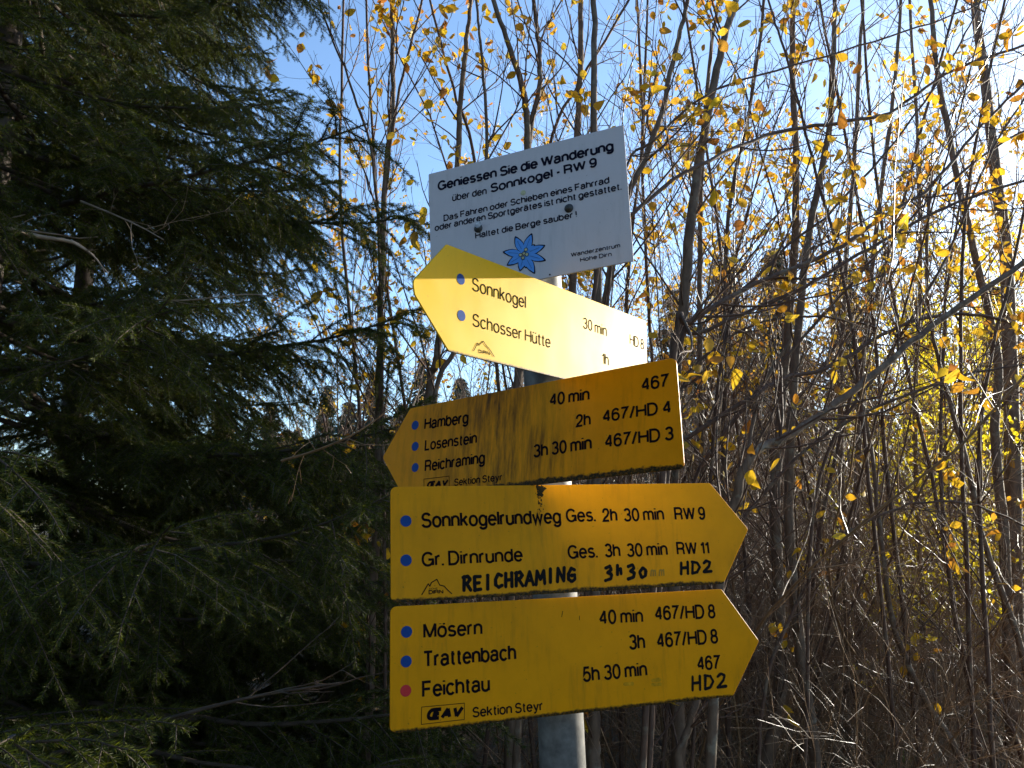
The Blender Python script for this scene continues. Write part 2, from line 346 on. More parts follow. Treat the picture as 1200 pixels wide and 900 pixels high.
GL = {  # hand-drawn capitals on a 0..1 box, y up
 'R': [[(.1, 0), (.12, 1)], [(0, .95), (.5, 1), (.75, .75), (.45, .5), (.1, .48)], [(.35, .5), (.8, -.05)]],
 'E': [[(.15, 0), (.1, 1)], [(.1, 1), (.7, .98)], [(.1, .5), (.6, .52)], [(.12, 0), (.75, .03)]],
 'I': [[(.4, 0), (.4, 1)]], 'C': [[(.75, .85), (.4, 1), (.12, .6), (.15, .2), (.45, 0), (.8, .12)]],
 'H': [[(.1, 0), (.1, 1)], [(.75, 0), (.72, 1)], [(.1, .5), (.74, .52)]],
 'A': [[(0, 0), (.4, 1), (.8, 0)], [(.15, .35), (.65, .35)]],
 'M': [[(0, 0), (.1, 1), (.45, .35), (.8, 1), (.9, 0)]], 'N': [[(.05, 0), (.1, 1), (.7, 0), (.75, 1)]],
 'G': [[(.75, .85), (.4, 1), (.1, .6), (.12, .2), (.45, 0), (.78, .15), (.75, .48), (.45, .46)]],
 'D': [[(.1, 0), (.12, 1)], [(.05, 1), (.55, .9), (.8, .5), (.55, .08), (.1, 0)]],
 '2': [[(.1, .8), (.35, 1), (.7, .85), (.6, .5), (.1, .02), (.85, .05)]],
 '3': [[(.1, .9), (.5, 1), (.65, .75), (.3, .55), (.7, .4), (.6, .1), (.1, 0)]],
 '0': [[(.4, .7), (.1, .4), (.3, 0), (.65, .1), (.7, .5), (.4, .7)]],
 'h': [[(.15, .35), (.15, 1)], [(.15, .65), (.45, .75), (.5, .38)]], 'm': [[(.0, 0), (.05, .5), (.3, .5), (.32, 0)], [(.32, .4), (.55, .5), (.6, 0)]], ' ': []}
def hand(s, pl, parent, a, b, h, wd, m=M_MARK, seed=1):
    rng = random.Random(seed); n = len(s); L = []; wx = (b[0]-a[0])/n; wy = (b[1]-a[1])/n
    for i, ch in enumerate(s):
        dy = rng.uniform(-.05, .05)*h
        for l in GL[ch]: L.append([(a[0]+wx*(i+x*.92), a[1]+wy*(i+x)-y*h+dy) for x, y in l])
    return strokes(pl, parent, L, wd, m, seed=seed, jit=.22)
def g(ox, oy, s): return lambda x, y: (ox+x/s, oy+y/s)
c1, c2, c3, c4, c5, c6, c7, c8 = g(480, 130, 4), g(470, 270, 3.636), g(440, 410, 5.295), g(600, 410, 5.295), g(440, 560, 5.217), g(650, 560, 4.8), g(440, 690, 4.287), g(650, 680, 4.09)
PY = 1.265

# pole
P0, P1 = at(661, 930, PY), at(629, 232, PY); d = (P1-P0)/(P1[2]-P0[2]); base = P0-d*(P0[2]+.3); top = P1
pole = empty('signpost_pole', tuple(base+d*.3), 'round galvanised steel pole carrying the yellow trail signs and the white board', 'pole')
b = MB(); b.tube([base-np.array(base+d*.3), top-np.array(base+d*.3)], .0355, 40); b.build('tube', M_METAL, pole, True)
b = MB(); t0 = top-np.array(base+d*.3); b.tube([t0-d*.004, t0+d*.008, t0+d*.016], [.0375, .0375, .030], 32, True); b.build('cap', M_BOLT, pole)
def axis(py):                                     # point of the pole axis seen at picture row py
    t = (py-232)/(930-232); z0 = at(629+(661-629)*t, py, PY); return z0

def bracket(pl, parent, h=.05):
    """clamp behind a sign: back rail, saddle band round the pole, two bolts"""
    b = MB(); b.box((0, 0, -.0105), (.055, h/2, .007)); b.build('clamp_rail', M_METAL, parent)
    b = MB(); r = .0385; zc = -pl.off; k = 28
    pts = [(r*math.cos(a), zc+r*math.sin(a)) for a in np.linspace(math.pi, 2*math.pi, k)]
    pts = [(-.05, zc)]+pts+[(.05, zc)]
    V = []; Q = []
    for i, (x, z) in enumerate(pts):
        for yy in (-h*.35, h*.35): V += [[x, yy, z], [x, yy, z-.003]]
    for i in range(len(pts)-1):
        o = i*4; Q += [[o, o+4, o+6, o+2], [o+1, o+3, o+7, o+5], [o, o+1, o+5, o+4], [o+2, o+6, o+7, o+3]]
    b.add(V, Q); b.build('clamp_band', M_METAL, parent)
def sign(name, label, cat, key, py, yaw, tilt, off, th, pts, rads, bot, m):
    ax = axis(py); y, t = math.radians(yaw), math.radians(tilt)
    pl = Plane((0, 0), 1, yaw, tilt, 0); pl.o = ax+pl.n*off; pl.off = off
    pl.M = Matrix([[*(float(v) for v in (pl.x[i], pl.y[i], pl.n[i], pl.o[i]))] for i in range(3)]+[[0, 0, 0, 1]])
    root = empty(name, (0, 0, 0), label, cat); root.matrix_world = pl.M
    A, B = pl.loc(bot[0]), pl.loc(bot[1]); k = (B[1]-A[1])/(B[0]-A[0]); plate('plate', pl, pts, rads, th, m((k, A[1]-k*A[0])), root); bracket(pl, root); return pl, root

# white information board
pl, rt = sign('information_board', 'white rectangular notice board with blue edelweiss, mounted at the top of the pole', 'sign', 'b', 256, -22, 2, .046, .0022,
    [(502, 204), (505.8, 352.5), (742.5, 306), (730.5, 146)], [.002]*4, ((505.8, 352.5), (742.5, 306)), lambda L: paint('white_board_paint', (.66, .60, .60), (.25, .24, .22), .22, .0015, L, None, .4, .3, .2))
text('Geniessen Sie die Wanderung', pl, rt, c1(132, 376), c1(958, 187), 46/4, M_NAVY, .20)
for s, a, b_, h, bo in (('über den', c1(200, 425), c1(362, 391), 34/4, .16), ('Sonnkogel - RW 9', c1(380, 385), c1(880, 262), 44/4, .20),
        ('Das Fahren oder Schieben eines Fahrrad', c1(160, 519), c1(938, 339), 31/4, .175), ('oder anderen Sportgerätes ist nicht gestattet.', c1(118, 565), c1(995, 370), 31/4, .175),
        ('Haltet die Berge sauber !', c1(308, 601), c1(785, 499), 31/4, .175), ('Wanderzentrum', c1(757, 686), c1(988, 640), 21/4, .17), ('Hohe Dirn', c1(800, 709), c1(948, 681), 21/4, .17)):
    text(s, pl, rt, a, b_, h, M_NAVY, bo)
# edelweiss: outlined blue petals round a cream heart
ec = (537, 672); pet = MB(); outl = MB(); rg = random.Random(3)
PET = [(572, 578, 18), (632, 632, 17), (635, 700, 17), (585, 760, 19), (518, 748, 17), (460, 722, 17), (442, 662, 17), (497, 592, 19), (585, 628, 10), (545, 735, 10)]
for k, (tx, ty, wd) in enumerate(PET):
    for mb, gr, z in ((outl, 1.18, .0004), (pet, 1.0, .00065)):
        T = np.array((tx, ty))-np.array(ec, float); Lp = np.linalg.norm(T); u = T/Lp; v = np.array((-u[1], u[0]))
        st = [(0.12, .35), (.35, .85), (.55, 1.0), (.75, .72), (.9, .34), (1.0, .0)]; V = []; L2 = Lp*(1.04 if gr > 1 else .97)
        for s_, w_ in st:
            for sg in (-1, 1): V.append([*pl.loc(c1(*(np.array(ec)+u*L2*s_+v*sg*(w_*wd+(2.6 if gr > 1 else 0))))), z+k*.00002])
        mb.add(V, [[2*i, 2*i+1, 2*i+3, 2*i+2] for i in range(len(st)-1)])
outl.build('petal_outline', M_NAVY, rt); pet.build('petals', M_PETAL, rt)
vein = [[c1(ec[0]+(tx-ec[0])*.3, ec[1]+(ty-ec[1])*.3), c1(ec[0]+(tx-ec[0])*.75, ec[1]+(ty-ec[1])*.75)] for tx, ty, _ in PET[:8]]
strokes(pl, rt, vein, .0004, M_NAVY, 'petal_vein', .0009)
hb = [dot(pl, rt, c1(ec[0]+x, ec[1]+y), 9/4, M_BLACK if i % 2 == 0 else M_CREAM, 'flower_heart', .0011+.0001*i) for i, (x, y) in enumerate([(0, -3), (0, -3), (-16, 4), (-16, 4), (14, 2), (14, 2), (-4, 18), (-4, 18), (10, -20), (10, -20)])]
for i, o in enumerate(hb):
    if i % 2 == 1: 
        c = o.data; co = np.empty(len(c.vertices)*3); c.vertices.foreach_get('co', co); co = co.reshape(-1, 3); ce = co[-1].copy(); co = ce+(co-ce)*np.array([.72, .72, 1]); c.vertices.foreach_set('co', co.ravel())
def bolt(pl, parent, c, r, name='bolt', m=M_BOLT):
    A = pl.loc(c); b = MB(); k = 16
    b.tube([[A[0], A[1], -.002], [A[0], A[1], .0012], [A[0], A[1], .0014], [A[0], A[1], .0042], [A[0], A[1], .0058]], [r, r, r*.72, r*.68, r*.35], k, True)
    return b.build(name, m, parent, False)
bolt(pl, rt, c1(323, 551), .0078); bolt(pl, rt, c1(747, 457), .0076)
# bird dropping / worn zinc patch on the left bolt
o = dot(pl, rt, c1(327, 538), 15/4, flat('zinc_patch', (.5, .5, .52), .6, 0, .5, 150), 'worn_patch', .0061)
dot(pl, rt, c1(533, 384), 12/4, M_CREAM, 'drill_hole', .0006); dot(pl, rt, c1(658, 768), 4/4, M_BLACK, 'drill_hole', .0006)

def mountain(pl, rt, pts, box, capt, th=.0012):
    strokes(pl, rt, [pts], th, M_BLACK, 'mountain_logo', .0005)
    for s, a, b_, h, bo in capt: text(s, pl, rt, a, b_, h, M_BLACK, bo)
def oeav(pl, rt, q, la, lb, h):
    """club plate: thin rounded frame and heavy slanted letters"""
    strokes(pl, rt, [q+[q[0]]], .0008, M_BLACK, 'logo_frame', .0004)
    text('ŒAV', pl, rt, la, lb, h, M_BLACK, .30, .30, gap=.26)

# sign 1: Sonnkogel / Schosser Hütte, turned into the sun
pl, rt = sign('arrow_sign', 'sunlit yellow arrow sign pointing left to Sonnkogel and Schosser Hütte, below white board', 'sign', 's1', 365, 49, 0, .047, .003,
    [(523.6, 286), (484, 329), (486, 345), (526.4, 412), (759.3, 468), (757.4, 376)], [.004, .012, .012, .006, .006, .006], ((526.4, 412), (759.3, 468)), lambda L: paint('yellow_paint_a', (.88, .50, .006), (.30, .17, .02), .12, .0038, L, None, .42, .2, .15))
for s, a, b_, h in (('Sonnkogel', c2(303, 256), c2(532, 333), 58/3.636), ('Schosser Hütte', c2(305, 408), c2(637, 502), 56/3.636), ('30 min', c2(776, 417), c2(877, 453), 48/3.636),
        ('HD 8', c2(975, 486), c2(1035, 510), 46/3.636), ('1h', c2(857, 568), c2(885, 577), 48/3.636)):
    text(s, pl, rt, a, b_, h, M_BLACK, .095)
dot(pl, rt, c2(254, 208), 23/3.636, M_BLUE); dot(pl, rt, c2(257, 363), 23/3.636, M_BLUE)
mountain(pl, rt, [c2(*p) for p in ((308, 513), (325, 480), (330, 490), (349, 472), (362, 492), (372, 502), (396, 538))], None, [('DIRN', c2(330, 522), c2(378, 532), 15/3.636, .2)])

# sign 2: Hamberg / Losenstein / Reichraming
pl, rt = sign('arrow_sign', 'rust streaked yellow arrow sign pointing left to Hamberg, Losenstein and Reichraming', 'sign', 's2', 505, -35, 7, .047, .003,
    [(480.6, 478.5), (448, 536), (474, 585), (802, 549), (792, 418.5)], [.005, .008, .006, .008, .010], ((474, 585), (802, 549)), lambda L: paint('yellow_paint_b', (.92, .32, .002), (.10, .04, .008), .35, .008, L, (-.07, .19, .95), .42, .08, .6))
for s, a, b_, h in (('Hamberg', c3(302, 497), c3(577, 457), 74), ('Losenstein', c3(305, 627), c3(630, 582), 70), ('Reichraming', c3(305, 758), c3(680, 706), 73), ('Sektion Steyr', c3(488, 846), c3(788, 812), 46),
        ('467', c4(803, 258), c4(975, 230), 84), ('40 min', c4(232, 350), c4(482, 314), 80), ('2h', c4(397, 482), c4(490, 468), 80), ('467/HD 4', c4(562, 452), c4(992, 392), 80),
        ('3h 30 min', c4(133, 672), c4(497, 618), 84), ('467/HD 3', c4(575, 610), c4(1005, 560), 84)):
    text(s, pl, rt, a, b_, h/5.295, M_BLACK, .165)
for y in (468, 599, 730): dot(pl, rt, c3(247, y), 28/5.295, M_BLUE)
oeav(pl, rt, [c3(302, 802), c3(458, 784), c3(460, 864), c3(303, 884)], c3(315, 862), c3(445, 846), 44/5.295)

# sign 3: Sonnkogelrundweg / Gr. Dirnrunde
pl, rt = sign('arrow_sign', 'yellow arrow sign pointing right to Sonnkogelrundweg and Gr. Dirnrunde with marker pen writing', 'sign', 's3', 636, 17, 6, .047, .003,
    [(457.6, 570.5), (458, 706.6), (848, 684), (877, 620), (832, 566)], [.009, .009, .006, .005, .006], ((458, 706.6), (848, 684)), lambda L: paint('yellow_paint_c', YEL, (.10, .06, .012), .28, .006, L, (-.03, .06, .22), .36))
for s, a, b_, h in (('Sonnkogelrundweg', c5(280, 308), c5(1137, 280), 96/5.217), ('Gr. Dirnrunde', c5(283, 545), c5(903, 512), 92/5.217),
        ('Ges.', c6(65, 251), c6(232, 246), 78/4.8), ('2h', c6(270, 248), c6(355, 246), 78/4.8), ('30 min', c6(390, 248), c6(618, 240), 78/4.8), ('RW 9', c6(676, 240), c6(850, 236), 76/4.8),
        ('Ges.', c6(75, 458), c6(243, 450), 80/4.8), ('3h', c6(283, 449), c6(372, 445), 80/4.8), ('30 min', c6(407, 447), c6(638, 438), 80/4.8), ('RW 11', c6(688, 436), c6(872, 430), 76/4.8)):
    text(s, pl, rt, a, b_, h, M_BLACK, .16)
dot(pl, rt, c5(186, 264), 35/5.217, M_BLUE); dot(pl, rt, c5(187, 504), 36/5.217, M_BLUE)
mountain(pl, rt, [c5(*p) for p in ((283, 714), (322, 648), (332, 662), (342, 640), (375, 620), (392, 655), (420, 662), (440, 685), (466, 708))], None,
         [('DIRN', c5(325, 712), c5(415, 708), 26/5.217, .22), ('HOHE', c5(330, 684), c5(380, 681), 11/5.217, .16)], .0014)
hand('REICHRAMING', pl, rt, c5(535, 690), c6(130, 578), 82/5.217, .0052)
hand('3h30', pl, rt, c6(280, 580), c6(535, 560), 78/4.8, .0052, seed=4); hand('mm', pl, rt, c6(540, 550), c6(635, 545), 60/4.8, .0024, M_FADE, 5)
hand('HD2', pl, rt, c6(705, 538), c6(895, 528), 64/4.8, .0047, seed=6)
st = MB(); rg = np.random.default_rng(8)      # run of black grime below the clamp
for i in range(60):
    t = rg.random()**1.6; a = pl.loc((633+rg.normal()*2.2*(1-.4*t), 571+t*32)); r = .0005+.0022*rg.random()*(1-t); zz = .00045+i*.000006; k = 7; ph = rg.random()*6
    rr = r*(1+.35*rg.standard_normal(k)); st.add([[a[0]+rr[q]*math.cos(q*6.283/k+ph), a[1]+1.5*rr[q]*math.sin(q*6.283/k+ph), zz] for q in range(k)]+[[a[0], a[1], zz]], None, [[q, (q+1) % k, k] for q in range(k)])
st.build('grime_run', flat('grime', (.03, .024, .012), .9), rt)

# sign 4: Mösern / Trattenbach / Feichtau
pl, rt = sign('arrow_sign', 'lowest yellow arrow sign pointing right to Mösern, Trattenbach and Feichtau with a red dot', 'sign', 's4', 774, 20, 4, .047, .003,
    [(457.5, 711), (457, 860), (859, 816), (889.6, 751), (845.6, 690.3)], [.009, .009, .006, .004, .006], ((457, 860), (859, 816)), lambda L: paint('yellow_paint_d', (.86, .33, .002), (.12, .07, .012), .30, .005, L, None, .36))
for s, a, b_, h in (('Mösern', c7(240, 251), c7(538, 232), 80/4.287), ('Trattenbach', c7(238, 397), c7(708, 358), 85/4.287), ('Feichtau', c7(234, 549), c7(576, 516), 86/4.287), ('Sektion Steyr', c7(487, 648), c7(843, 612), 54/4.287),
        ('40 min', c8(213, 214), c8(425, 204), 72/4.09), ('467/HD 8', c8(480, 194), c8(772, 183), 72/4.09), ('3h', c8(357, 335), c8(435, 330), 76/4.09), ('467/HD 8', c8(490, 326), c8(785, 303), 75/4.09),
        ('467', c8(683, 434), c8(795, 428), 72/4.09), ('5h 30 min', c8(135, 490), c8(445, 460), 76/4.09)):
    text(s, pl, rt, a, b_, h, M_BLACK, .16)
for (x, y), m in (((156, 216), M_BLUE), ((154, 365), M_BLUE), ((152, 512), M_RED)): dot(pl, rt, c7(x, y), 30/4.287, m)
oeav(pl, rt, [c7(232, 594), c7(447, 574), c7(446, 656), c7(230, 681)], c7(250, 664), c7(432, 647), 62/4.287)
hand('HD2', pl, rt, c8(655, 528), c8(835, 512), 66/4.09, .0042, seed=9)
M_SMUDGE = flat('smudge', (.60, .27, .01), .6, 0, .3, 120)
strokes(pl, rt, [[c8(470, 480), c8(505, 476)], [c8(468, 500), c8(506, 498)], [c8(335, 498), c8(372, 496)]], .0052, M_SMUDGE, 'smudge', .0002, 2, .5)
strokes(pl, rt, [[c8(38, 150), c8(33, 175)], [c8(118, 170), c8(119, 190)]], .0010, M_BLACK, 'scratch', .0004, 3, .5)
# ================================================================== ground
def gz(x, y):
    r = max(0, y-4)
    return .10*math.sin(x*.9+.5)*math.sin(y*.7)+.05*math.sin(x*2.3+y*1.9)-.02+.055*max(0, min(r, 26))+.0*x
m, n, p = mat('forest_floor'); co = objco(n)
f = noise(n, 2.2, 8, co, .7); f2 = noise(n, 30, 6, co, .7)
c = ramp(n, f, [(.35, (.055, .040, .024)), (.5, (.13, .10, .055)), (.62, (.20, .155, .085)), (.75, (.06, .085, .025))])
n.links.new(mix(n, mathn(n, 'MULTIPLY', f2, .7), c, (.05, .036, .022)), p.inputs['Base Color']); p.inputs['Roughness'].default_value = .9; bump(n, p, f2, .9, .03)
b = MB(); xs = np.concatenate([np.linspace(-900, -14, 14), np.linspace(-12, 12, 97), np.linspace(14, 900, 14)]); ys = np.concatenate([np.linspace(-60, -3, 6), np.linspace(-2, 30, 129), np.linspace(36, 900, 16)])
V = [[x, y, gz(x, y)] for y in ys for x in xs]; nx = len(xs)
b.add(V, [[j*nx+i, j*nx+i+1, (j+1)*nx+i+1, (j+1)*nx+i] for j in range(len(ys)-1) for i in range(nx-1)])
tag(b.build('ground', m, None, True), 'brown forest floor', None, None, 'structure')

# ================================================================== leaves
def leaf_mesh(seed, wide=.32, curl=.25):
    rng = random.Random(seed); st = [(0, .0), (.12, .55), (.35, 1), (.6, .9), (.82, .5), (1, 0)]; V = []; Q = []
    bend = rng.uniform(-curl, curl)*2; fold = rng.uniform(.15, .5); tw = rng.uniform(-.5, .5)
    for i, (s_, w_) in enumerate(st):
        z = -bend*s_*s_; a = tw*s_
        for sg in (-1, 0, 1):
            y = sg*w_*wide*(1+rng.uniform(-.08, .08)); zz = z+abs(sg)*w_*wide*fold
            V.append((s_+.12, y*math.cos(a)-zz*math.sin(a)*.3, zz+y*math.sin(a)))
    V += [(0, .006, .02), (0, -.006, .02)]
    for i in range(len(st)-1):
        o = i*3; Q += [[o, o+1, o+4, o+3], [o+1, o+2, o+5, o+4]]
    Q.append([len(V)-1, len(V)-2, 1, 0])
    return np.array(V), Q
LEAVES = [leaf_mesh(i, *( (.30, .3), (.36, .2), (.33, .45), (.26, .3), (.40, .15))[i]) for i in range(5)]
def leaf_data(i, m):
    b = MB(); b.add(*LEAVES[i]); me = b.mesh('leaf'); me.materials.append(m); return me
LM = [leaf_data(i, M_LEAF) for i in range(5)]; LMB = [leaf_data(i, M_LEAFB) for i in range(5)]; LMG = [leaf_data(i, M_LEAFG) for i in range(5)]
def rotm(rng, droop=.8):
    """random leaf attitude: hangs by its stalk"""
    a = rng.uniform(0, 2*math.pi); e = rng.uniform(-1.5, .25) if rng.random() < droop else rng.uniform(-.5, 1)
    return np.array((Matrix.Rotation(a, 3, 'Z')@Matrix.Rotation(-e, 3, 'Y')@Matrix.Rotation(rng.uniform(0, 6.28), 3, 'X')))
def add_leaf(b, p, size, rng):
    V, Q = LEAVES[rng.randrange(5)]; b.add((V*size)@rotm(rng).T+p, Q)
def leaf_objs(parent, spots, rng, data, org, size=(.028, .045)):
    for p in spots:
        o = bpy.data.objects.new('leaf', data[rng.randrange(5)]); C.objects.link(o); o.parent = parent; s = rng.uniform(*size)
        R = Matrix(rotm(rng).tolist()).to_4x4(); o.matrix_local = Matrix.Translation(Vector((p-org).tolist()))@R@Matrix.Scale(s, 4)

# ================================================================== stems and twigs
def smooth(P, n):
    """Catmull-Rom through P"""
    P = np.array(P, float); Q = np.vstack([2*P[0]-P[1], P, 2*P[-1]-P[-2]]); out = []
    for i in range(1, len(Q)-2):
        for k in range(n):
            t = k/n; a, b_, c_, d_ = Q[i-1], Q[i], Q[i+1], Q[i+2]
            out.append(.5*((2*b_)+(c_-a)*t+(2*a-5*b_+4*c_-d_)*t*t+(-a+3*b_-3*c_+d_)*t**3))
    out.append(P[-1]); return np.array(out)
def twig(b, p, d, L, r, lev, rng, tips, up=.25, seg=6, kids=None, spread=.9):
    d = np.array(d, float); d /= np.linalg.norm(d); P = [np.array(p, float)]; step = L/seg; wob = .26/seg**.5
    for i in range(seg):
        d = d+np.array([rng.gauss(0, wob), rng.gauss(0, wob), rng.gauss(0, wob)+up/seg]); d /= np.linalg.norm(d); P.append(P[-1]+d*step)
    P = np.array(P); b.tube(P, np.linspace(r, max(.0007, r*.35), seg+1), 4 if r > .002 else 3)
    if lev > 0:
        n = kids if kids is not None else max(2, int(L/.13))
        for j in range(n):
            t = rng.uniform(.15, .97); i = min(seg-1, int(t*seg)); q = P[i]+(P[i+1]-P[i])*(t*seg-i)
            a = rng.uniform(0, 6.283); dd = (P[i+1]-P[i])/step; per = np.cross(dd, [math.cos(a), math.sin(a), .3]); per /= np.linalg.norm(per)+1e-9
            twig(b, q, dd+per*rng.uniform(.5, 1.1)*spread, L*rng.uniform(.25, .55)*(1.15-t*.6), max(.0008, r*(1-.6*t)*.55), lev-1, rng, tips, up, 5)
    for i in range(1, seg+1):
        if rng.random() < .75: tips.append(P[i])
    return P

def traced(label, pts, w0, w1, side=14, leaves=30, seed=0, name='sapling', up=.5, brown=0, cat='sapling', L=(.35, .9), tomid=1.0, bk=None, size=(.033, .060), bare=0.0, extra=None):
    """a stem that stands where the photograph shows it: pts = (px, py, distance); widths in pixels"""
    rng = random.Random(seed); W_ = [at(x, y, Y) for x, y, Y in pts]
    r0, r1 = .84*w0/2*pts[0][2]/F, .84*w1/2*pts[-1][2]/F
    g0 = gz(W_[0][0], W_[0][1]); lo = W_[0]; dn = (W_[0]-W_[1]); dn = dn/np.linalg.norm(dn)
    if lo[2] > g0+.02:
        x, y = lo[0]+np.clip(dn[0], -.35, .35)*(lo[2]-g0)*.35, lo[1]+rng.uniform(-.1, .15); base = np.array([x, y, gz(x, y)-.05])
        mid = (lo*.5+base*.5)+dn*.04; W_ = [base, mid]+W_; r0 *= 1.25
    if pts[-1][1] <= 5:
        u = W_[-1]-W_[-2]; u /= np.linalg.norm(u); W_.append(W_[-1]+u*.5+np.array([0, 0, .1])); W_.append(W_[-1]+u*.5+np.array([rng.uniform(-.1, .1), 0, .25])); r1 *= .7
    P = smooth(W_, 6); n = len(P); nr = np.random.default_rng(seed); P[3:] += nr.normal(0, .0022, (n-3, 3))+np.cumsum(nr.normal(0, .0016, (n-3, 3)), 0)*.6
    R = np.linspace(r0, max(r1, .0015), n)
    org = P[0].copy(); root = empty(name, tuple(org), label, cat)
    b = MB(); b.tube(P-org, R, 9 if w0 > 8 else 6, False, .035, nr); b.build('trunk', bk or (M_BARK if w0 > 7 else M_BARKD), root, True)
    leaves = int(leaves*2.4); tips = []; zmin = org[2]+.5
    tw = MB(); big = 0
    for k in range(side):
        t = rng.uniform(.12+bare, .98)**.85; i = min(n-2, int(t*(n-1))); q = P[i]; 
        if q[2] < zmin: continue
        dd = P[i+1]-P[i]; dd /= np.linalg.norm(dd); a = rng.uniform(0, 6.283); per = np.cross(dd, [math.cos(a), math.sin(a), .1]); per /= np.linalg.norm(per)+1e-9
        l = rng.uniform(*L)*(1.1-.5*t); r = min(R[i]*.5, .0022+l*.0042)
        if R[i] > .008 and l > .5 and big < 8:
            bb = MB(); twig(bb, q-org, dd*.9+per*rng.uniform(.5, .9), l*1.15, r, 2, rng, tips, up, 8); bb.build('branch', M_BARKD, root); big += 1
        else: twig(tw, q-org, dd*.8+per*rng.uniform(.5, 1.), l, r, 1 if l < .5 else 2, rng, tips, up, 6)
    if tw.n: tag(tw.build('twigs', M_BARKD, root), kind='stuff')
    if leaves and tips:
        sp = []
        while len(sp) < leaves:
            c0 = tips[rng.randrange(len(tips))]
            for _ in range(rng.choice((1, 2, 3, 5, 6))): sp.append(c0+np.array([rng.gauss(0, .030) for _ in range(3)]))
        nb = int(leaves*brown); leaf_objs(root, sp[nb:], rng, LM, np.zeros(3), size); leaf_objs(root, sp[:nb], rng, LMB, np.zeros(3), size)
    return root

T = traced
T('thick grey-barked trunk rising along the right edge of the view', [(1193, 900, 4.6), (1188, 700, 4.6), (1185, 480, 4.6), (1178, 300, 4.7), (1164, 180, 4.8), (1141, 0, 5)], 24, 12, 26, 40, 1, 'alder_tree', cat='tree')
T('grey stem forking away just left of the thick right edge trunk', [(1176, 640, 4.4), (1166, 520, 4.4), (1168, 420, 4.4), (1150, 330, 4.4), (1120, 200, 4.4), (1098, 90, 4.5), (1090, 0, 4.6)], 13, 6, 20, 26, 2)
T('leaning mossy grey stem that rises past the right side of the white board', [(786, 600, 3.1), (792, 410, 3.1), (800, 383, 3.1), (813, 238, 3.1), (831, 126, 3.2), (849, 45, 3.2), (862, 0, 3.3)], 17, 10, 22, 34, 3, 'alder_tree', cat='tree')
T('slightly bent stem right of the lowest sign tip, forking near the ground', [(896, 900, 3.9), (914, 800, 3.9), (907, 600, 3.9), (915, 468, 4), (928, 300, 4), (930, 200, 4), (925, 90, 4.1), (926, 0, 4.1)], 17, 6, 26, 26, 4)
T('straight stem with a sunlit edge, second from the lowest sign tip', [(957, 900, 3.6), (935, 744, 3.6), (923, 600, 3.6), (930, 440, 3.6), (948, 270, 3.7), (970, 157, 3.7), (976, 60, 3.7), (978, 0, 3.8)], 15, 5, 26, 26, 5)
T('slim upright stem midway between the sign tips and the right edge, left of a pair', [(993, 900, 4.6), (989, 667, 4.6), (984, 480, 4.6), (990, 320, 4.6), (1002, 150, 4.7), (1010, 0, 4.8)], 10, 4, 20, 16, 6)
T('slim upright stem midway between the sign tips and the right edge, right of a pair', [(1009, 900, 4.8), (1004, 628, 4.8), (1012, 430, 4.8), (1030, 250, 4.8), (1048, 110, 4.9), (1056, 0, 5)], 9, 4, 20, 18, 7)
T('thin stem leaning left, slanting down to the lower right corner area', [(1131, 900, 3.8), (1078, 803, 3.8), (1051, 740, 3.8), (1036, 640, 3.8), (1020, 500, 3.9), (985, 380, 4), (960, 250, 4)], 9, 3, 18, 12, 8)
T('thin bowed stem just left of the thick right edge trunk near the ground', [(1192, 870, 4.0), (1160, 800, 4.0), (1128, 760, 4.0), (1110, 640, 4.0), (1104, 520, 4.1), (1110, 360, 4.2), (1130, 220, 4.2)], 7, 3, 16, 12, 9)
T('straight thin stem two hand widths left of the right edge trunk', [(1083, 900, 5.2), (1080, 705, 5.2), (1072, 500, 5.2), (1078, 320, 5.2), (1075, 150, 5.3), (1066, 0, 5.4)], 8, 4, 18, 16, 10)
T('pale stem crossing in front of the right edge trunk at mid height', [(1196, 760, 3.9), (1150, 628, 3.9), (1132, 540, 3.9), (1100, 430, 4), (1085, 330, 4), (1090, 200, 4)], 8, 4, 16, 14, 11)
T('thin arching stem high up, from behind the board corner to the top edge', [(728, 230, 3.0), (770, 160, 3.0), (840, 105, 3.0), (950, 70, 3.1), (1060, 36, 3.2), (1150, 2, 3.3)], 4, 2.6, 14, 10, 60, L=(.2, .55))
T('thin arching stem rising through the golden shrub to the upper right', [(800, 600, 3.3), (880, 470, 3.3), (1000, 330, 3.3), (1090, 235, 3.3), (1180, 165, 3.4), (1260, 130, 3.5)], 5, 3, 16, 8, 61, L=(.2, .6))
T('thin bowed stem rising steeply to the top edge left of the brightest sky', [(850, 400, 2.9), (900, 310, 2.9), (980, 240, 2.9), (1060, 150, 3.0), (1120, 60, 3.0), (1150, 0, 3.1)], 4.5, 2.8, 16, 10, 62, L=(.2, .6))
T('thin bowed stem crossing the thick right edge trunk halfway up', [(960, 560, 3.2), (1040, 420, 3.2), (1110, 300, 3.2), (1155, 190, 3.2), (1215, 90, 3.3)], 4.5, 2.8, 16, 10, 63, L=(.2, .6))
T('thin nearly level stem in front of the golden shrub', [(845, 690, 3.1), (880, 600, 3.1), (960, 515, 3.1), (1060, 462, 3.1), (1160, 432, 3.2), (1260, 420, 3.3)], 5, 3, 16, 6, 64, L=(.2, .6))
T('thin stem bent over towards the lower right corner', [(900, 800, 3.2), (960, 660, 3.2), (1040, 600, 3.2), (1130, 590, 3.2), (1230, 630, 3.3)], 4.5, 2.6, 14, 4, 65, L=(.2, .5))
T('thin arching stem low behind the rusty sign and over the sign tips', [(790, 480, 3.4), (850, 400, 3.4), (920, 372, 3.4), (1010, 380, 3.4), (1090, 410, 3.5)], 4, 2.4, 14, 6, 66, L=(.2, .5))
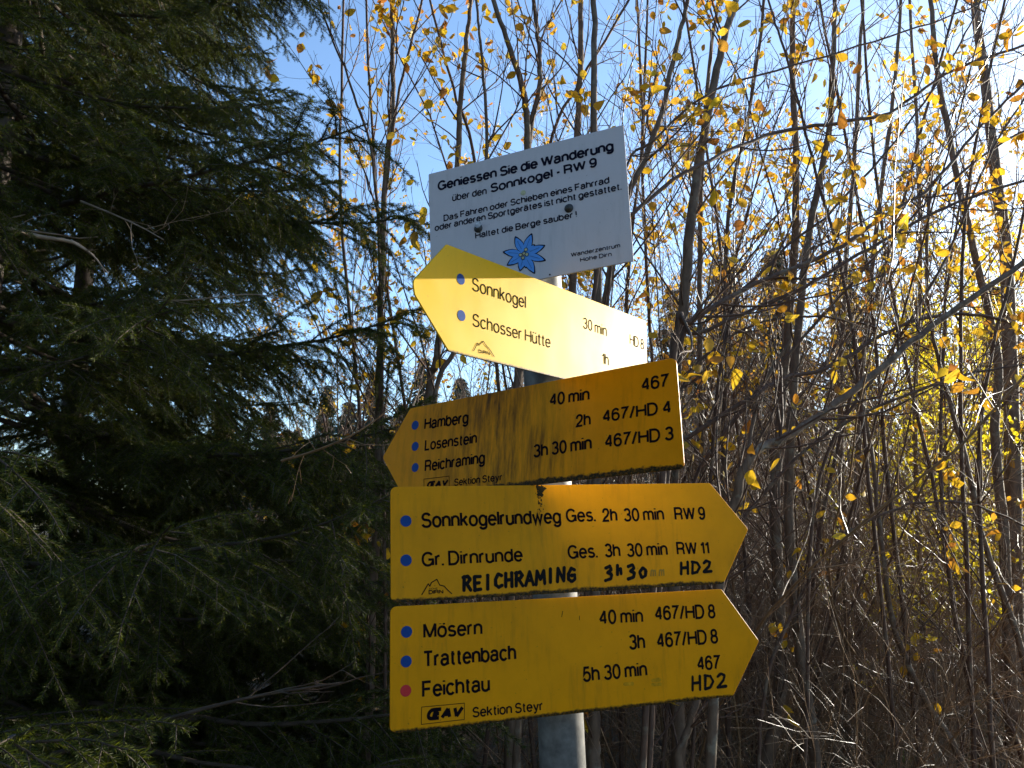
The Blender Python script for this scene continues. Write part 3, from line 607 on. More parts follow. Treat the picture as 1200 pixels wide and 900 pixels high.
# arching hazel stems that cross the right half
T('arching stem sweeping from the white board up to the upper right corner', [(705, 290, 2.3), (741, 252, 2.3), (817, 198, 2.4), (912, 157, 2.6), (993, 144, 2.7), (1042, 135, 2.8), (1110, 90, 2.9), (1200, 56, 3.0), (1260, 20, 3.1)], 6, 4, 22, 16, 12, L=(.3, .7), bk=M_BARKD)
T('arching stem leaving beside the sunlit sign and rising steeply right', [(790, 400, 2.5), (808, 378, 2.5), (885, 333, 2.6), (975, 297, 2.7), (1042, 252, 2.8), (1092, 220, 2.9), (1150, 150, 3.0), (1210, 90, 3.1)], 8, 4, 24, 18, 13, L=(.3, .7), bk=M_BARKD)
T('nearly level arching stem below the steeper one, right of the sunlit sign', [(800, 405, 2.7), (817, 391, 2.7), (930, 342, 2.8), (1020, 290, 2.9), (1110, 243, 3.0), (1200, 214, 3.1), (1260, 190, 3.2)], 6, 4, 22, 16, 14, L=(.3, .7), bk=M_BARKD)
T('low arching stem starting beside the numbers of the rusty sign', [(795, 530, 2.9), (806, 514, 2.9), (876, 468, 2.9), (915, 444, 3), (973, 429, 3.1), (1060, 380, 3.2), (1150, 370, 3.3), (1230, 400, 3.4)], 7, 4, 22, 12, 15, L=(.3, .7), bk=M_BARKD)
T('thick arching stem rising from behind the sign tips to the right edge', [(848, 640, 2.6), (861, 592, 2.6), (880, 538, 2.6), (923, 514, 2.7), (973, 480, 2.8), (1036, 429, 2.9), (1090, 382, 3.0), (1200, 306, 3.1), (1260, 260, 3.2)], 12, 7, 26, 12, 16, L=(.3, .75))
T('short pale leaning stem under the arrow tip of the lowest sign', [(792, 900, 2.9), (803, 862, 2.9), (818, 815, 2.9), (840, 700, 3.0), (868, 600, 3.0), (890, 470, 3.1), (930, 400, 3.1)], 11, 4, 14, 4, 17)
T('dark upright trunk hidden behind the pole, seen under the lowest sign', [(697, 900, 2.9), (698, 840, 2.9), (700, 640, 2.9), (702, 330, 3.0), (697, 148, 3.0), (698, 0, 3.1)], 17, 8, 18, 22, 18, 'alder_tree', cat='tree')
T('stem leaning right behind the white board, leaving its top right corner', [(690, 640, 3.3), (700, 420, 3.3), (714, 330, 3.3), (736, 234, 3.3), (772, 148, 3.3), (795, 54, 3.4), (808, 0, 3.4)], 11, 7, 18, 24, 19)
T('forked stem rising above the middle of the white board, left fork', [(600, 600, 3.4), (612, 380, 3.4), (619, 168, 3.4), (616, 110, 3.4), (601, 60, 3.4), (580, 0, 3.4)], 12, 7, 18, 30, 20)
T('forked stem rising above the middle of the white board, right fork', [(605, 600, 3.5), (612, 380, 3.5), (621, 168, 3.45), (634, 108, 3.45), (635, 60, 3.5), (628, 0, 3.5)], 10, 6, 16, 24, 21)
T('upright stem above the white board over the word Wanderung, left of two', [(660, 600, 3.7), (670, 330, 3.7), (676, 156, 3.7), (678, 90, 3.7), (679, 0, 3.7)], 12, 8, 18, 24, 22)
T('slender stem that stands between spruce and white board, tallest leader', [(430, 900, 3.5), (441, 640, 3.5), (445, 500, 3.5), (447, 350, 3.5), (452, 210, 3.5), (460, 120, 3.5), (458, 0, 3.5)], 12, 6, 26, 70, 23, up=.6)
T('thin side leader curving up right beside the stem left of the board', [(449, 300, 3.5), (460, 156, 3.5), (481, 60, 3.5), (497, 0, 3.5)], 5, 3.5, 12, 34, 24)
T('thin side leader curving up left towards the spruce tips', [(446, 330, 3.45), (436, 186, 3.4), (415, 110, 3.4), (395, 60, 3.4), (372, 0, 3.4)], 4.5, 3, 14, 44, 25)
T('stem behind the left end of the white board, bare at the foot', [(495, 900, 3.6), (503, 480, 3.6), (513, 420, 3.6), (525, 300, 3.6), (536, 192, 3.6), (539, 120, 3.6), (547, 45, 3.6), (551, 0, 3.6)], 12, 6, 20, 60, 26)
T('stem forking right from behind the tip of the sunlit sign', [(505, 560, 3.4), (513, 448, 3.4), (534, 405, 3.4), (560, 300, 3.4), (572, 170, 3.4), (566, 60, 3.4), (560, 0, 3.4)], 8, 4, 16, 34, 27)
T('upright thin stem right of the white board, first of three', [(822, 500, 4.2), (820, 300, 4.2), (824, 157, 4.2), (833, 60, 4.2), (841, 0, 4.2)], 8, 5, 18, 22, 28)
T('dark stem between the leaning mossy stem and the first arching stem', [(846, 600, 4.0), (849, 400, 4.0), (853, 252, 4.0), (880, 112, 4.0), (894, 0, 4.1)], 7, 4.5, 20, 24, 29)
T('thin crossing stem leaning left at the top right', [(1010, 480, 3.6), (990, 330, 3.6), (960, 210, 3.6), (920, 60, 3.6), (902, 0, 3.7)], 5, 3, 18, 20, 30)
for i, (a, c_, Y) in enumerate([((640, 190), (735, 0), 3.8), ((560, 210), (505, 0), 3.9), ((735, 330), (745, 0), 4.3), ((765, 420), (760, 0), 4.5), ((1128, 420), (1180, 0), 3.5), ((1100, 600), (1010, 0), 4.4), ((960, 620), (1120, 0), 4.1), ((1150, 500), (1230, 60), 3.4), ((870, 600), (800, 0), 4.4), ((1040, 560), (960, 0), 4.0), ((420, 480), (402, 0), 4.6), ((480, 520), (430, 0), 4.4)]):
    rr = random.Random(400+i); m1 = (a[0]+(c_[0]-a[0])*.5+rr.uniform(-18, 18), a[1]+(c_[1]-a[1])*.5)
    T(['thin whip leaning right over the top right corner of the white board', 'thin whip leaning left over the top left corner of the white board', 'upright whip just right of the white board edge', 'second upright whip right of the white board edge', 'whip leaning right beside the crown of the right edge trunk',
       'whip leaning left across the golden shrub', 'long whip leaning right across the bright sky', 'whip leaning out over the right edge', 'whip leaning left behind the mossy stem', 'whip leaning left through the middle of the right thicket', 'whip standing at the tips of the spruce boughs', 'whip leaning left between spruce and rusty sign'][i],
      [(a[0], a[1], Y), (*m1, Y), (*c_, Y)], 5.5, 3.2, 18, 22, 50+i, L=(.3, .75))
# ================================================================== spruces
def needles(b, P, rng, dens, nl, wd):
    """needles round twig polylines (vectorised): P = (n,3) path"""
    seg = np.diff(P, axis=0); ln = np.linalg.norm(seg, axis=1); tot = ln.sum(); k = int(tot*dens)
    if k < 2: return
    cs = np.concatenate([[0], np.cumsum(ln)]); s = np.sort(rng.random(k))*tot; i = np.clip(np.searchsorted(cs, s)-1, 0, len(seg)-1)
    t = (s-cs[i])/ln[i]; q = P[i]+seg[i]*t[:, None]; d = seg[i]/ln[i][:, None]
    a = rng.random(k)*2*np.pi; u = np.cross(d, [0, 0, 1.]); u /= np.linalg.norm(u, axis=1)[:, None]+1e-6; v = np.cross(u, d)
    per = u*np.cos(a)[:, None]+v*(np.sin(a)*.75+.15)[:, None]
    dr = d*.62+per*.8; dr /= np.linalg.norm(dr, axis=1)[:, None]; L = nl*(.75+.5*rng.random(k)); side = np.cross(dr, rng.normal(size=(k, 3))); side /= np.linalg.norm(side, axis=1)[:, None]
    tip = q+dr*L[:, None]; m = q+dr*(L*.55)[:, None]
    V = np.stack([q, m+side*wd, tip, m-side*wd], 1).reshape(-1, 3); Q = np.arange(k*4).reshape(k, 4); b.add(V, Q)
def bough_meshes(seed, dens=1700, nl=.0125, wd=.0007, L=1.5):
    rng = np.random.default_rng(seed); wood = MB(); nd = MB(); n = 16
    s = np.linspace(0, 1, n); dr = .30+.12*rng.random()
    P = np.stack([s*L, .06*np.sin(s*3+seed)*L, L*(-dr*s+.28*s**2.4)], 1); P += np.cumsum(rng.normal(0, .004, (n, 3)), 0)
    wood.tube(P, np.linspace(.013, .0022, n), 6); needles(nd, P[6:], rng, dens, nl, wd)
    m = int(L/.034)
    for j in range(m):
        t = .14+.84*(j+rng.random()*.6)/m; i = min(n-2, int(t*(n-1))); q = P[i]+(P[i+1]-P[i])*(t*(n-1)-i)
        sg = 1 if j % 2 else -1; l = L*(.045+.24*math.sin(math.pi*min(1, (1-t)*.95+.04))**.8)*(.45+.8*rng.random())
        ang = math.radians(60-14*t+rng.normal()*13); k = 9; r = np.linspace(0, 1, k)[:, None]
        d = np.array([math.cos(ang), sg*math.sin(ang), -.12+rng.normal()*.25]); droop = .1+.5*rng.random()
        S = q+d*r*l+np.array([0, 0, -1.])*droop*l*r**1.7; S += np.cumsum(rng.normal(0, .0018, (k, 3)), 0)
        wood.tube(S, np.linspace(.0034, .001, k), 3); needles(nd, S, rng, dens, nl, wd)
        c = int(l/.026)
        for z in range(c):
            tt = .2+.75*(z+rng.random()*.5)/max(1, c); ii = min(k-2, int(tt*(k-1))); qq = S[ii]+(S[ii+1]-S[ii])*(tt*(k-1)-ii)
            d0 = S[ii+1]-S[ii]; d0 /= np.linalg.norm(d0); sd = np.cross(d0, [0, 0, 1.]); sd /= np.linalg.norm(sd)+1e-6
            ll = (.028+.060*(1-tt)*min(1, l/.3))*(.5+1.0*rng.random()); dd = d0*.62+sd*(1 if z % 2 else -1)*.75+np.array([rng.normal()*.2, rng.normal()*.2, -.05-.4*rng.random()]); rr = np.linspace(0, 1, 5)[:, None]
            U = qq+dd*rr*ll+np.array([0, 0, -1.])*.3*ll*rr**2; wood.tube(U, [.0014, .0013, .0011, .001, .0008], 3); needles(nd, U, rng, dens, nl, wd)
    a = wood.mesh('branch_wood'); a.materials.append(M_SBARK); c_ = nd.mesh('needle_mass'); c_.materials.append(M_NEED); return a, c_
BG = [bough_meshes(s) for s in (1, 2, 3, 4, 5)]
def spruce(name, label, x, y, H, Lmax, rows, per, seed, lean=(0, 0), low=.25, trunk_r=.07, amin=0, amax=360, cat='spruce', group=None, skip=None):
    rng = random.Random(seed); z0 = gz(x, y); root = empty(name, (x, y, z0), label, cat, group)
    b = MB(); nr = np.random.default_rng(seed); s = np.linspace(0, 1, 14); P = np.stack([lean[0]*s*H, lean[1]*s*H, s*H-.05], 1); b.tube(P, np.linspace(trunk_r, .006, 14), 12, False, .05, nr); b.build('trunk', M_SBARK, root, True)
    for r in range(rows):
        t = r/(rows-1); h = H*(low/H+(1-low/H)*t**.95)*.985
        L = Lmax*(1-t)**.62+.10
        for k in range(per):
            a = math.radians(rng.uniform(0, 360/per)+k*360/per+r*37); hh = h+rng.uniform(-.5, .5)*H/rows; l = L*rng.uniform(.8, 1.12)
            if skip and skip(math.degrees(a) % 360, hh): continue
            wm, nm = BG[rng.randrange(5)]; sc_ = l/1.5
            o = bpy.data.objects.new('branch', wm); C.objects.link(o); o.parent = root
            up = rng.uniform(-.12, .12)+.55*max(0, t-.4); px, py = lean[0]*hh, lean[1]*hh
            th = min(1.25, max(.85, .62/sc_**.5)) if sc_ < .6 else 1
            o.matrix_local = Matrix.Translation((px, py, hh))@Matrix.Rotation(a, 4, 'Z')@Matrix.Rotation(-up, 4, 'Y')@Matrix.Rotation(rng.uniform(-.2, .2), 4, 'X')@Matrix.Diagonal((sc_, sc_*rng.uniform(.9, 1.15)*(1 if rng.random() < .5 else -1), sc_*th, 1))
            c_ = bpy.data.objects.new('needles', nm); C.objects.link(c_); c_.parent = o; c_['kind'] = 'stuff'
    return root
spruce('spruce_tree', 'large dark spruce with drooping boughs filling the left third of the view', -2.0, 2.8, 8.6, 1.75, 34, 8, 5, trunk_r=.09, low=.5)
big_spruce = bpy.data.objects['spruce_tree']
def limb(parent, pts, w0, w1, m, seed, tw=6, name='dead_branch'):
    rng = random.Random(seed); P = smooth([at(x, y, Y) for x, y, Y in pts], 6)-np.array(parent.location); b = MB(); b.tube(P, np.linspace(w0, w1, len(P)), 6, False, .06, np.random.default_rng(seed)); tp = []
    for k in range(tw):
        i = rng.randrange(2, len(P)-2); dd = P[i+1]-P[i]; dd /= np.linalg.norm(dd); twig(b, P[i], dd+np.array([rng.gauss(0, .5) for _ in range(3)]), rng.uniform(.08, .3), w1, 1, rng, tp, .1, 5)
    return b.build(name, m, parent)
limb(big_spruce, [(-60, 262, 2.0), (0, 266, 2.0), (45, 277, 2.0), (85, 284, 2.05), (110, 300, 2.1)], .009, .004, M_DEAD, 1, 5)
limb(big_spruce, [(95, 236, 2.2), (130, 250, 2.1), (165, 266, 2.05), (192, 281, 2.0)], .004, .0012, M_DEAD, 2, 5)
limb(big_spruce, [(150, 350, 2.2), (215, 352, 2.1), (300, 345, 2.1), (345, 360, 2.1)], .003, .0012, M_DEAD, 3, 4)
limb(big_spruce, [(330, 540, 1.9), (370, 528, 1.85), (412, 510, 1.8), (440, 492, 1.8), (470, 470, 1.8)], .0036, .001, M_TWIG, 4, 8)
limb(big_spruce, [(60, 885, 1.9), (170, 850, 1.85), (290, 818, 1.8), (400, 800, 1.8)], .007, .002, M_SBARK, 5, 6)
spruce('spruce_tree', 'second dark spruce right behind the large one, seen through its boughs', -2.7, 4.7, 7.8, 1.9, 20, 8, 6, trunk_r=.09, low=.3)
spruce('young_spruce', 'young spruce whose pointed top shows below the boughs of the large spruce', -1.47, 3.55, 1.32, .55, 9, 6, 7, trunk_r=.02, low=.1)
spruce('young_spruce', 'bushy young spruce filling the gap beside the left edge of the signs', -1.02, 4.3, 2.15, .95, 13, 8, 8, trunk_r=.03, low=.1)
spruce('young_spruce', 'low young spruce reaching in at the lower left corner', -1.45, 2.1, .95, .75, 6, 7, 9, trunk_r=.02, low=.15)
spruce('young_spruce', 'low young spruce with light green tips left of the pole foot', -.62, 2.75, .62, .7, 5, 6, 10, trunk_r=.018, low=.15)

# far spruces: crowns of drooping frond clumps, shared by all
def far_spruce_meshes(seed, H=9.0, Lm=2.0, rows=46):
    rng = np.random.default_rng(seed); b = MB()
    for r in range(rows):
        t = r/rows; h = H*(.05+.95*t); L = (Lm*(1-t)**.85+.08)
        k = int(9+10*(1-t))
        for j in range(k):
            a = rng.random()*6.283; l = L*(.6+.5*rng.random()); n = int(5+l*9); ca, sa = math.cos(a), math.sin(a)
            for q in range(n):
                s = (q+rng.random())/n; z = h+.10*l-.42*l*s+.25*l*s*s+rng.normal()*.03; w_ = (.10+.24*(1-s)*s*4*.5)*(.6+.8*rng.random()); off = rng.normal()*.12*l*(1-s*.5)
                c0 = np.array([ca*l*s-sa*off, sa*l*s+ca*off, z]); aa = a+rng.normal()*.9; dl = .2+.18*rng.random(); dd = np.array([math.cos(aa), math.sin(aa), -.55-.3*rng.random()])*dl; sd = np.array([-math.sin(aa), math.cos(aa), rng.normal()*.3])*w_*.42
                b.add([c0, c0+dd*.5+sd, c0+dd, c0+dd*.5-sd], [[0, 1, 2, 3]])
    cr = b.mesh('crown'); cr.materials.append(M_NEEDF)
    t_ = MB(); s = np.linspace(0, 1, 8); t_.tube(np.stack([s*0, s*0, s*H], 1), np.linspace(.13, .01, 8), 7); tr = t_.mesh('trunk'); tr.materials.append(M_SBARK); return cr, tr
FS = [far_spruce_meshes(s) for s in (21, 22, 23)]
rg = random.Random(77)
def far_spruce(px, pyt, Y, label, group=None):
    top = at(px, pyt, Y); x = top[0]; z0 = gz(x, Y); h = (top[2]-z0)/9.0; cr, tr = FS[rg.randrange(3)]
    e = empty('far_spruce', (x, Y, z0), label, 'spruce', group); e.rotation_euler = (0, 0, rg.uniform(0, 6.28)); wv = h*rg.uniform(.85, 1.15); e.scale = (wv, wv, h)
    for nme, me in (('crown', cr), ('trunk', tr)): o = bpy.data.objects.new(nme, me); C.objects.link(o); o.parent = e
FL = [(385, 448, 18, 'far spruce seen low between the spruce boughs and the slender stem'), (440, 432, 21, 'far spruce behind the slender stem left of the signs'), (318, 470, 16, 'far spruce showing through the tips of the big spruce'), (470, 470, 15, 'far spruce beside the point of the rusty sign'),
      (905, 285, 15, 'far spruce whose tip is highest behind the middle of the right thicket'), (790, 335, 17, 'far spruce standing just right of the sunlit sign'), (985, 300, 19, 'far spruce behind the stems left of the golden shrub'), (845, 300, 21, 'far slim spruce behind the arching stems near the mossy stem'),
      (1075, 345, 16, 'far spruce behind the golden shrub'), (1160, 330, 20, 'far spruce behind the thick right edge trunk'), (735, 370, 22, 'far spruce behind the lower right corner of the white board'), (540, 440, 24, 'far spruce seen under the tip of the sunlit sign'), (497, 415, 20, 'far spruce seen left of the sunlit sign tip'),
      (350, 500, 22, 'low far spruce seen in the gap of the left boughs'), (600, 450, 19, 'far spruce behind the rusty sign'), (670, 430, 25, 'far spruce hidden behind the sunlit sign')]
for px, py, Y, lb in FL: far_spruce(px, py, Y, lb)
for i in range(54):
    far_spruce(rg.uniform(-160, 1380), rg.uniform(455, 550) if i % 2 else rg.uniform(500, 600), rg.uniform(8.5, 14), 'small dark spruce in the dense belt behind the thicket', 'spruces in the belt behind the thicket')
for i in range(10):   # unseen spruces, added right of the view to block low sun
    a = math.radians(rg.uniform(36, 80)); rr = rg.uniform(24, 34); x, y = rr*math.sin(a), rr*math.cos(a); z0 = gz(x, y); h = rg.uniform(.3, .42); cr, tr = FS[i % 3]
    e = empty('far_spruce', (x, y, z0), 'unseen small spruce added right of the view to block low sun', 'spruce', 'unseen spruces added against the low sun'); e.scale = (h, h, h)
    for nme, me in (('crown', cr), ('trunk', tr)): o = bpy.data.objects.new(nme, me); C.objects.link(o); o.parent = e

for i in range(24):   # unseen spruces, added outside the view to dim skylight on the signs
    a = math.radians(76+i*8.2 if i < 13 else 182+(i-13)*7.5); rr = rg.uniform(8.5, 11) if i < 13 else rg.uniform(6, 8)
    if i < 4: rr += 5; x, y = rr*math.sin(a), rr*math.cos(a); h = rg.uniform(1.15, 1.6); cr, tr = FS[i % 3]
    e = empty('far_spruce', (x, y, gz(x, y)), 'unseen tall spruce added outside the view to dim skylight on the signs', 'spruce', 'unseen spruces added to dim the signs'); e.scale = (h*.9, h*.9, h*.8); e.rotation_euler = (0, 0, i*2.1)
    for nme, me in (('crown', cr), ('trunk', tr)): o = bpy.data.objects.new(nme, me); C.objects.link(o); o.parent = e

for i in range(2):   # taller unseen spruces, added behind the viewer to cut skylight further
    a = math.radians(205+i*36); rr = rg.uniform(9, 12); x, y = rr*math.sin(a), rr*math.cos(a); h = rg.uniform(1.7, 2.0); cr, tr = FS[i % 3]
    e = empty('far_spruce', (x, y, gz(x, y)), 'unseen tall spruce added outside the view to dim skylight on the signs', 'spruce', 'unseen spruces added to dim the signs'); e.scale = (h, h, h); e.rotation_euler = (0, 0, i*2.1)
    for nme, me in (('crown', cr), ('trunk', tr)): o = bpy.data.objects.new(nme, me); C.objects.link(o); o.parent = e
for i in range(4):   # unseen young spruces, added to keep low sun off the forest floor
    a = math.radians(40+i*11+rg.uniform(-1.2, 1.2)); rr = rg.uniform(8.4, 10.2); x, y = rr*math.sin(a), rr*math.cos(a); h = rg.uniform(.20, .27); cr, tr = FS[i % 3]
    e = empty('young_spruce', (x, y, gz(x, y)-.1), 'unseen young spruce added right of the view to shade the forest floor', 'spruce', 'unseen young spruces added for shade'); e.scale = (h*1.3, h*1.3, h); e.rotation_euler = (0, 0, i*1.7)
    for nme, me in (('crown', cr), ('trunk', tr)): o = bpy.data.objects.new(nme, me); C.objects.link(o); o.parent = e

# ================================================================== thicket of background saplings
def whip_meshes(seed, H, dead=0, nl=60, leafy=.0):
    rng = random.Random(seed); b = MB(); P = [np.zeros(3)]; d = np.array([rng.gauss(0, .2), rng.gauss(0, .2), 1.]); n = 16; tips = []
    for i in range(n):
        d = d+np.array([rng.gauss(0, .07), rng.gauss(0, .07), .05]); d /= np.linalg.norm(d); P.append(P[-1]+d*H/n)
    P = np.array(P); R = np.linspace(rng.uniform(.006, .014), .002, n+1); b.tube(P, R, 6)
    t_ = MB()
    for k in range(int(30*H/4)):
        t = rng.uniform(.05, .98); i = min(n-1, int(t*n)); q = P[i]+(P[i+1]-P[i])*(t*n-i); a = rng.uniform(0, 6.283)
        twig(t_, q, [math.cos(a)*.8, math.sin(a)*.8, rng.uniform(.3, 1.1)], rng.uniform(.3, 1.0)*(1.1-.5*t), rng.uniform(.0018, .0045), 2 if rng.random() < .6 else 1, rng, tips, .45, 5)
    l_ = MB(); up = [q for q in tips if q[2] > H*leafy]
    c9 = [rng.randrange(len(up)) for _ in range(max(1, nl//4))]
    for k in range(nl): add_leaf(l_, up[c9[rng.randrange(len(c9))]]+np.array([rng.gauss(0, .035) for _ in range(3)]), rng.uniform(.034, .056), rng)
    out = []
    for nme, mb, m in (('trunk', b, M_BARKD), ('twigs', t_, M_TWIG), ('leaves', l_, M_LEAF)):
        me = mb.mesh(nme, nme == 'trunk'); me.materials.append(m); out.append((nme, me))
    return out
WH = [whip_meshes(100+i, [3.6, 4.4, 5.0, 5.6, 4.8, 6.2, 2.8, 5.2][i], nl=[40, 60, 50, 90, 70, 110, 20, 60][i], leafy=.62) for i in range(8)]
def put(parts, name, label, cat, group, x, y, rz, s, tilt=0):
    e = empty(name, (x, y, gz(x, y)-.03), label, cat, group); e.rotation_euler = (tilt*math.cos(rz), tilt*math.sin(rz), rz); e.scale = (s, s, s)
    for nme, me in parts:
        o = bpy.data.objects.new(nme, me); C.objects.link(o); o.parent = e
        if nme != 'trunk': o['kind'] = 'stuff'
    return e
rg = random.Random(5)
for i in range(215):
    Y = rg.uniform(4.3, 11)**1.0; px = rg.uniform(640, 1265) if rg.random() < .80 else rg.uniform(380, 660)
    if px < 560: Y = rg.uniform(5.5, 11)
    x = (px-600)/F*Y
    put(WH[rg.randrange(8)], 'thicket_sapling', 'thin bare sapling with a few yellow leaves in the dense thicket', 'sapling', 'saplings of the thicket behind the signs', x, Y, rg.uniform(0, 6.28), rg.uniform(.75, 1.15), rg.uniform(-.34, .34))
def shoot_meshes(seed, H):
    rng = random.Random(seed); b = MB(); tp = []; n = 14; d = np.array([rng.gauss(0, .25), rng.gauss(0, .25), 1.]); P = [np.zeros(3)]
    for i in range(n): d = d+np.array([rng.gauss(0, .10), rng.gauss(0, .10), .03]); d /= np.linalg.norm(d); P.append(P[-1]+d*H/n)
    P = np.array(P); b.tube(P, np.linspace(.0075, .0014, n+1), 5); t_ = MB()
    for k in range(34):
        t = rng.uniform(.08, .97); i = min(n-1, int(t*n)); q = P[i]+(P[i+1]-P[i])*(t*n-i); a = rng.uniform(0, 6.283)
        twig(t_, q, [math.cos(a), math.sin(a), rng.uniform(.1, 1.2)], rng.uniform(.25, .95)*(1.1-.5*t), rng.uniform(.0013, .0026), 1, rng, tp, .3, 9)
    out = []
    for nme, mb, m in (('stem', b, M_TWIG), ('twigs', t_, M_TWIG)):
        me = mb.mesh(nme, nme == 'stem'); me.materials.append(m); out.append((nme, me))
    return out
SH = [shoot_meshes(700+i, [2.6, 3.2, 3.8, 4.4][i]) for i in range(4)]
for i in range(150):
    Y = rg.uniform(3.9, 8.5); px = rg.uniform(690, 1240) if rg.random() < .88 else rg.uniform(400, 600); x = (px-600)/F*Y
    if px < 600: Y = rg.uniform(4.5, 8.5); x = (px-600)/F*Y
    e = empty('bare_shoot', (x, Y, gz(x, Y)-.03), 'thin reddish leafless shoot crossing others in the thicket', 'shoot', 'bare reddish shoots in the thicket'); a = rg.uniform(0, 6.28); tl = rg.uniform(.0, .5); sc_ = rg.uniform(.7, 1.2)
    e.rotation_euler = (tl*math.cos(a), tl*math.sin(a), a); e.scale = (sc_, sc_, sc_)
    for nme, me in SH[rg.randrange(4)]:
        o = bpy.data.objects.new(nme, me); C.objects.link(o); o.parent = e
        if nme == 'twigs': o['kind'] = 'stuff'
for i in range(40):    # thicket behind the left spruces
    Y = rg.uniform(6.0, 11); x = (rg.uniform(-60, 560)-600)/F*Y
    put(WH[rg.randrange(8)], 'thicket_sapling', 'bare sapling standing behind the spruces on the left', 'sapling', 'saplings behind the left spruces', x, Y, rg.uniform(0, 6.28), rg.uniform(.5, .75), rg.uniform(-.12, .12))
# golden leafed shrubs on the right
GS = [whip_meshes(200+i, [2.9, 3.4, 3.9][i], nl=0) for i in range(0)]
def golden(seed, H, nl):
    out = whip_meshes(seed, H, nl=2, leafy=.2); rng = random.Random(seed); tips = []; t_ = MB()
    for k in range(60):
        a = rng.uniform(0, 6.283); z = H*rng.uniform(.15, .95); twig(t_, [0, 0, z], [math.cos(a), math.sin(a), rng.uniform(.1, .8)], rng.uniform(.35, .95)*(1.2-.6*z/H), .003, 1, rng, tips, .25, 5)
    l_ = MB()
    for k in range(nl): add_leaf(l_, tips[rng.randrange(len(tips))]+np.array([rng.gauss(0, .04) for _ in range(3)]), rng.uniform(.022, .038), rng)
    a = t_.mesh('twigs'); a.materials.append(M_TWIG); c_ = l_.mesh('leaves'); c_.materials.append(M_LEAFG); return [out[0], ('twigs', a), ('leaves', c_)]
GS = [golden(301, 3.0, 1700), golden(302, 3.6, 2400), golden(303, 2.6, 900)]
for i, (px, Y, s, v, lb) in enumerate([(1085, 5.0, .95, 1, 'golden leafed shrub left of the thick right edge trunk'), (1150, 6.2, 1.05, 0, 'golden leafed shrub behind the thick right edge trunk'), (1010, 5.6, .95, 2, 'smaller golden leafed shrub in the middle of the right thicket'),
        (1205, 5.6, 1.0, 1, 'golden leafed shrub at the right edge'), (1120, 7.4, 1.2, 1, 'tall golden leafed shrub deep in the right thicket'), (965, 8.0, .7, 2, 'small golden leafed shrub deep behind the sign tips'), (1045, 8.4, 1.1, 0, 'golden leafed shrub farthest back in the thicket')]):
    put(GS[v], 'golden_shrub', lb, 'shrub', 'golden leafed shrubs in the thicket', (px-600)/F*Y, Y, i*1.3, s)

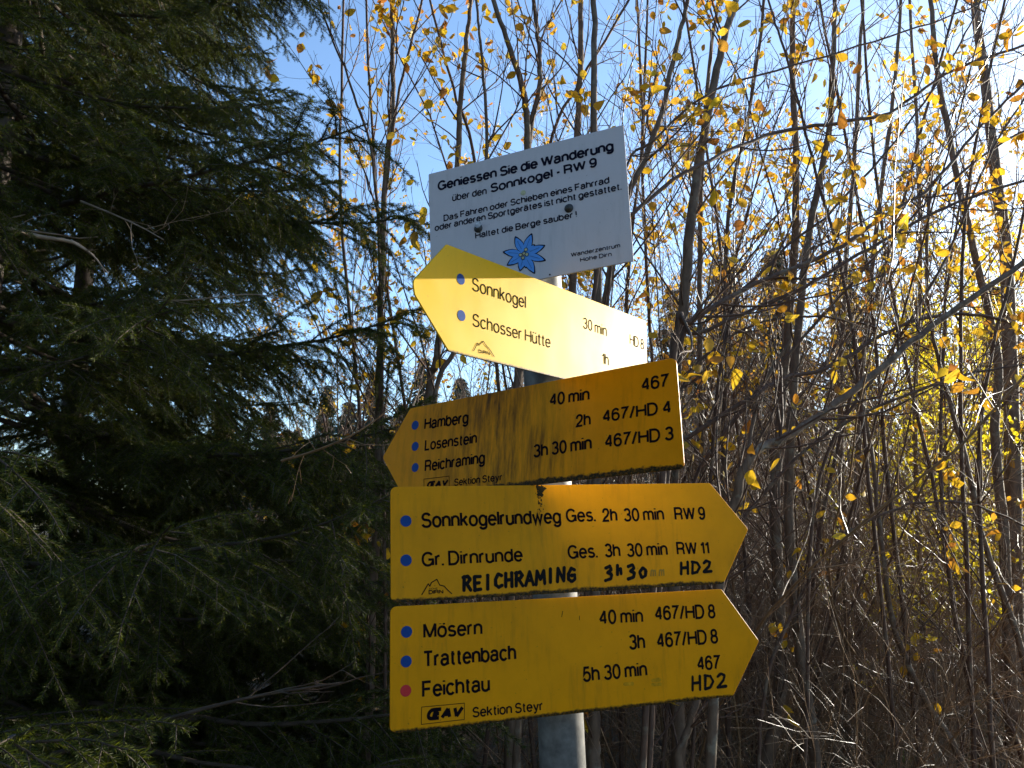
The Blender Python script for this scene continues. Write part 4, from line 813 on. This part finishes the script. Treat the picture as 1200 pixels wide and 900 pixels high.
# ================================================================== undergrowth
rng = np.random.default_rng(11)
def scatter(nm, cnt, size, m, xr, yr, up=1.0, w_=.0025, k=3, kind='stuff', curve=.6):
    y = yr[0]+(yr[1]-yr[0])*rng.random(cnt)**1.3; x = xr[0]+(xr[1]-xr[0])*rng.random(cnt); z = np.array([gz(a, c_) for a, c_ in zip(x, y)])
    clump = (np.sin(x*3.1+y*1.7)+np.sin(x*1.3-y*2.9)+rng.normal(size=cnt)*.5) > -.4; x, y, z = x[clump], y[clump], z[clump]; c = len(x)
    h = size*(.4+rng.random(c)); a = rng.random(c)*6.283; ln = curve*(.3+rng.random(c)); dx, dy = np.cos(a)*h*ln, np.sin(a)*h*ln; V = []
    wx, wy = -np.sin(a)*w_, np.cos(a)*w_
    for t, wf in ((0, 1), (.35, .9), (.7, .6)):
        for sg in (-1, 1): V.append(np.stack([x+dx*t*t+wx*wf*sg, y+dy*t*t+wy*wf*sg, z+up*h*(t-.25*t*t*ln)], 1))
    V.append(np.stack([x+dx, y+dy, z+up*h*(1-.4*ln)], 1)); V = np.stack(V, 1); i = np.arange(c)[:, None]*7
    b = MB(); b.add(V.reshape(-1, 3), np.concatenate([i+np.array([[0, 1, 3, 2]]), i+np.array([[2, 3, 5, 4]])]), i+np.array([[4, 5, 6]])); return tag(b.build(nm, m), {'dry_grass': 'pale dry grass bent over the forest floor', 'green_grass': 'short green grass between the dry stalks'}.get(nm), 'grass', None, kind)
scatter('dry_grass', 12000, .24, M_GRASS, (-6, 7), (2.6, 9), .75)
scatter('green_grass', 7000, .13, leafmat('green_grass', [(.06, .10, .02), (.10, .15, .03), (.14, .16, .04)], .3), (-5, 6), (2.4, 9), .9)
b = MB(); r2 = random.Random(9)
for k in range(1500):
    y = r2.uniform(2.4, 10); x = r2.uniform(-5, 6); p = np.array([x, y, gz(x, y)+r2.uniform(.01, .08)]); add_leaf(b, p, r2.uniform(.03, .05), r2)
tag(b.build('leaf_litter', M_LEAFB), 'fallen brown leaves lying on the forest floor', 'leaf litter', None, 'stuff')
# bramble-like tangle of bare and dead twigs, several tangles
def tangle(seed, n):
    rng = random.Random(seed); b = MB(); tp = []
    for k in range(n):
        a = rng.uniform(0, 6.283); rr = rng.uniform(0, .5); twig(b, [rr*math.cos(a), rr*math.sin(a), 0], [rng.gauss(0, .5), rng.gauss(0, .5), 1], rng.uniform(.6, 1.7), rng.uniform(.0018, .004), 2, rng, tp, -.25, 7)
    me = b.mesh('bare_stalks'); return me
TG = [tangle(500+i, 15) for i in range(3)]; TG2 = []
for t in TG: c = t.copy(); c.materials.append(M_DEAD); TG2.append(c); t.materials.append(M_TWIG)
for i in range(58):
    Y = rg.uniform(3.4, 7.5); px = rg.uniform(-60, 1260) if i % 2 else rg.uniform(760, 1260); x = (px-600)/F*Y; dead = rg.random() < .16
    o = bpy.data.objects.new('dead_brush' if dead else 'bare_bush', (TG2 if dead else TG)[rg.randrange(3)]); C.objects.link(o); o.location = (x, Y, gz(x, Y)-.02); o.rotation_euler = (0, 0, rg.uniform(0, 6.28)); s = rg.uniform(.6, 1.25); o.scale = (s, s, s)
    tag(o, 'tangle of pale dead stalks on the forest floor' if dead else 'tangle of thin brown bare stalks in the undergrowth', 'bush', 'pale dead tangles in the undergrowth' if dead else 'bare brown tangles in the undergrowth')
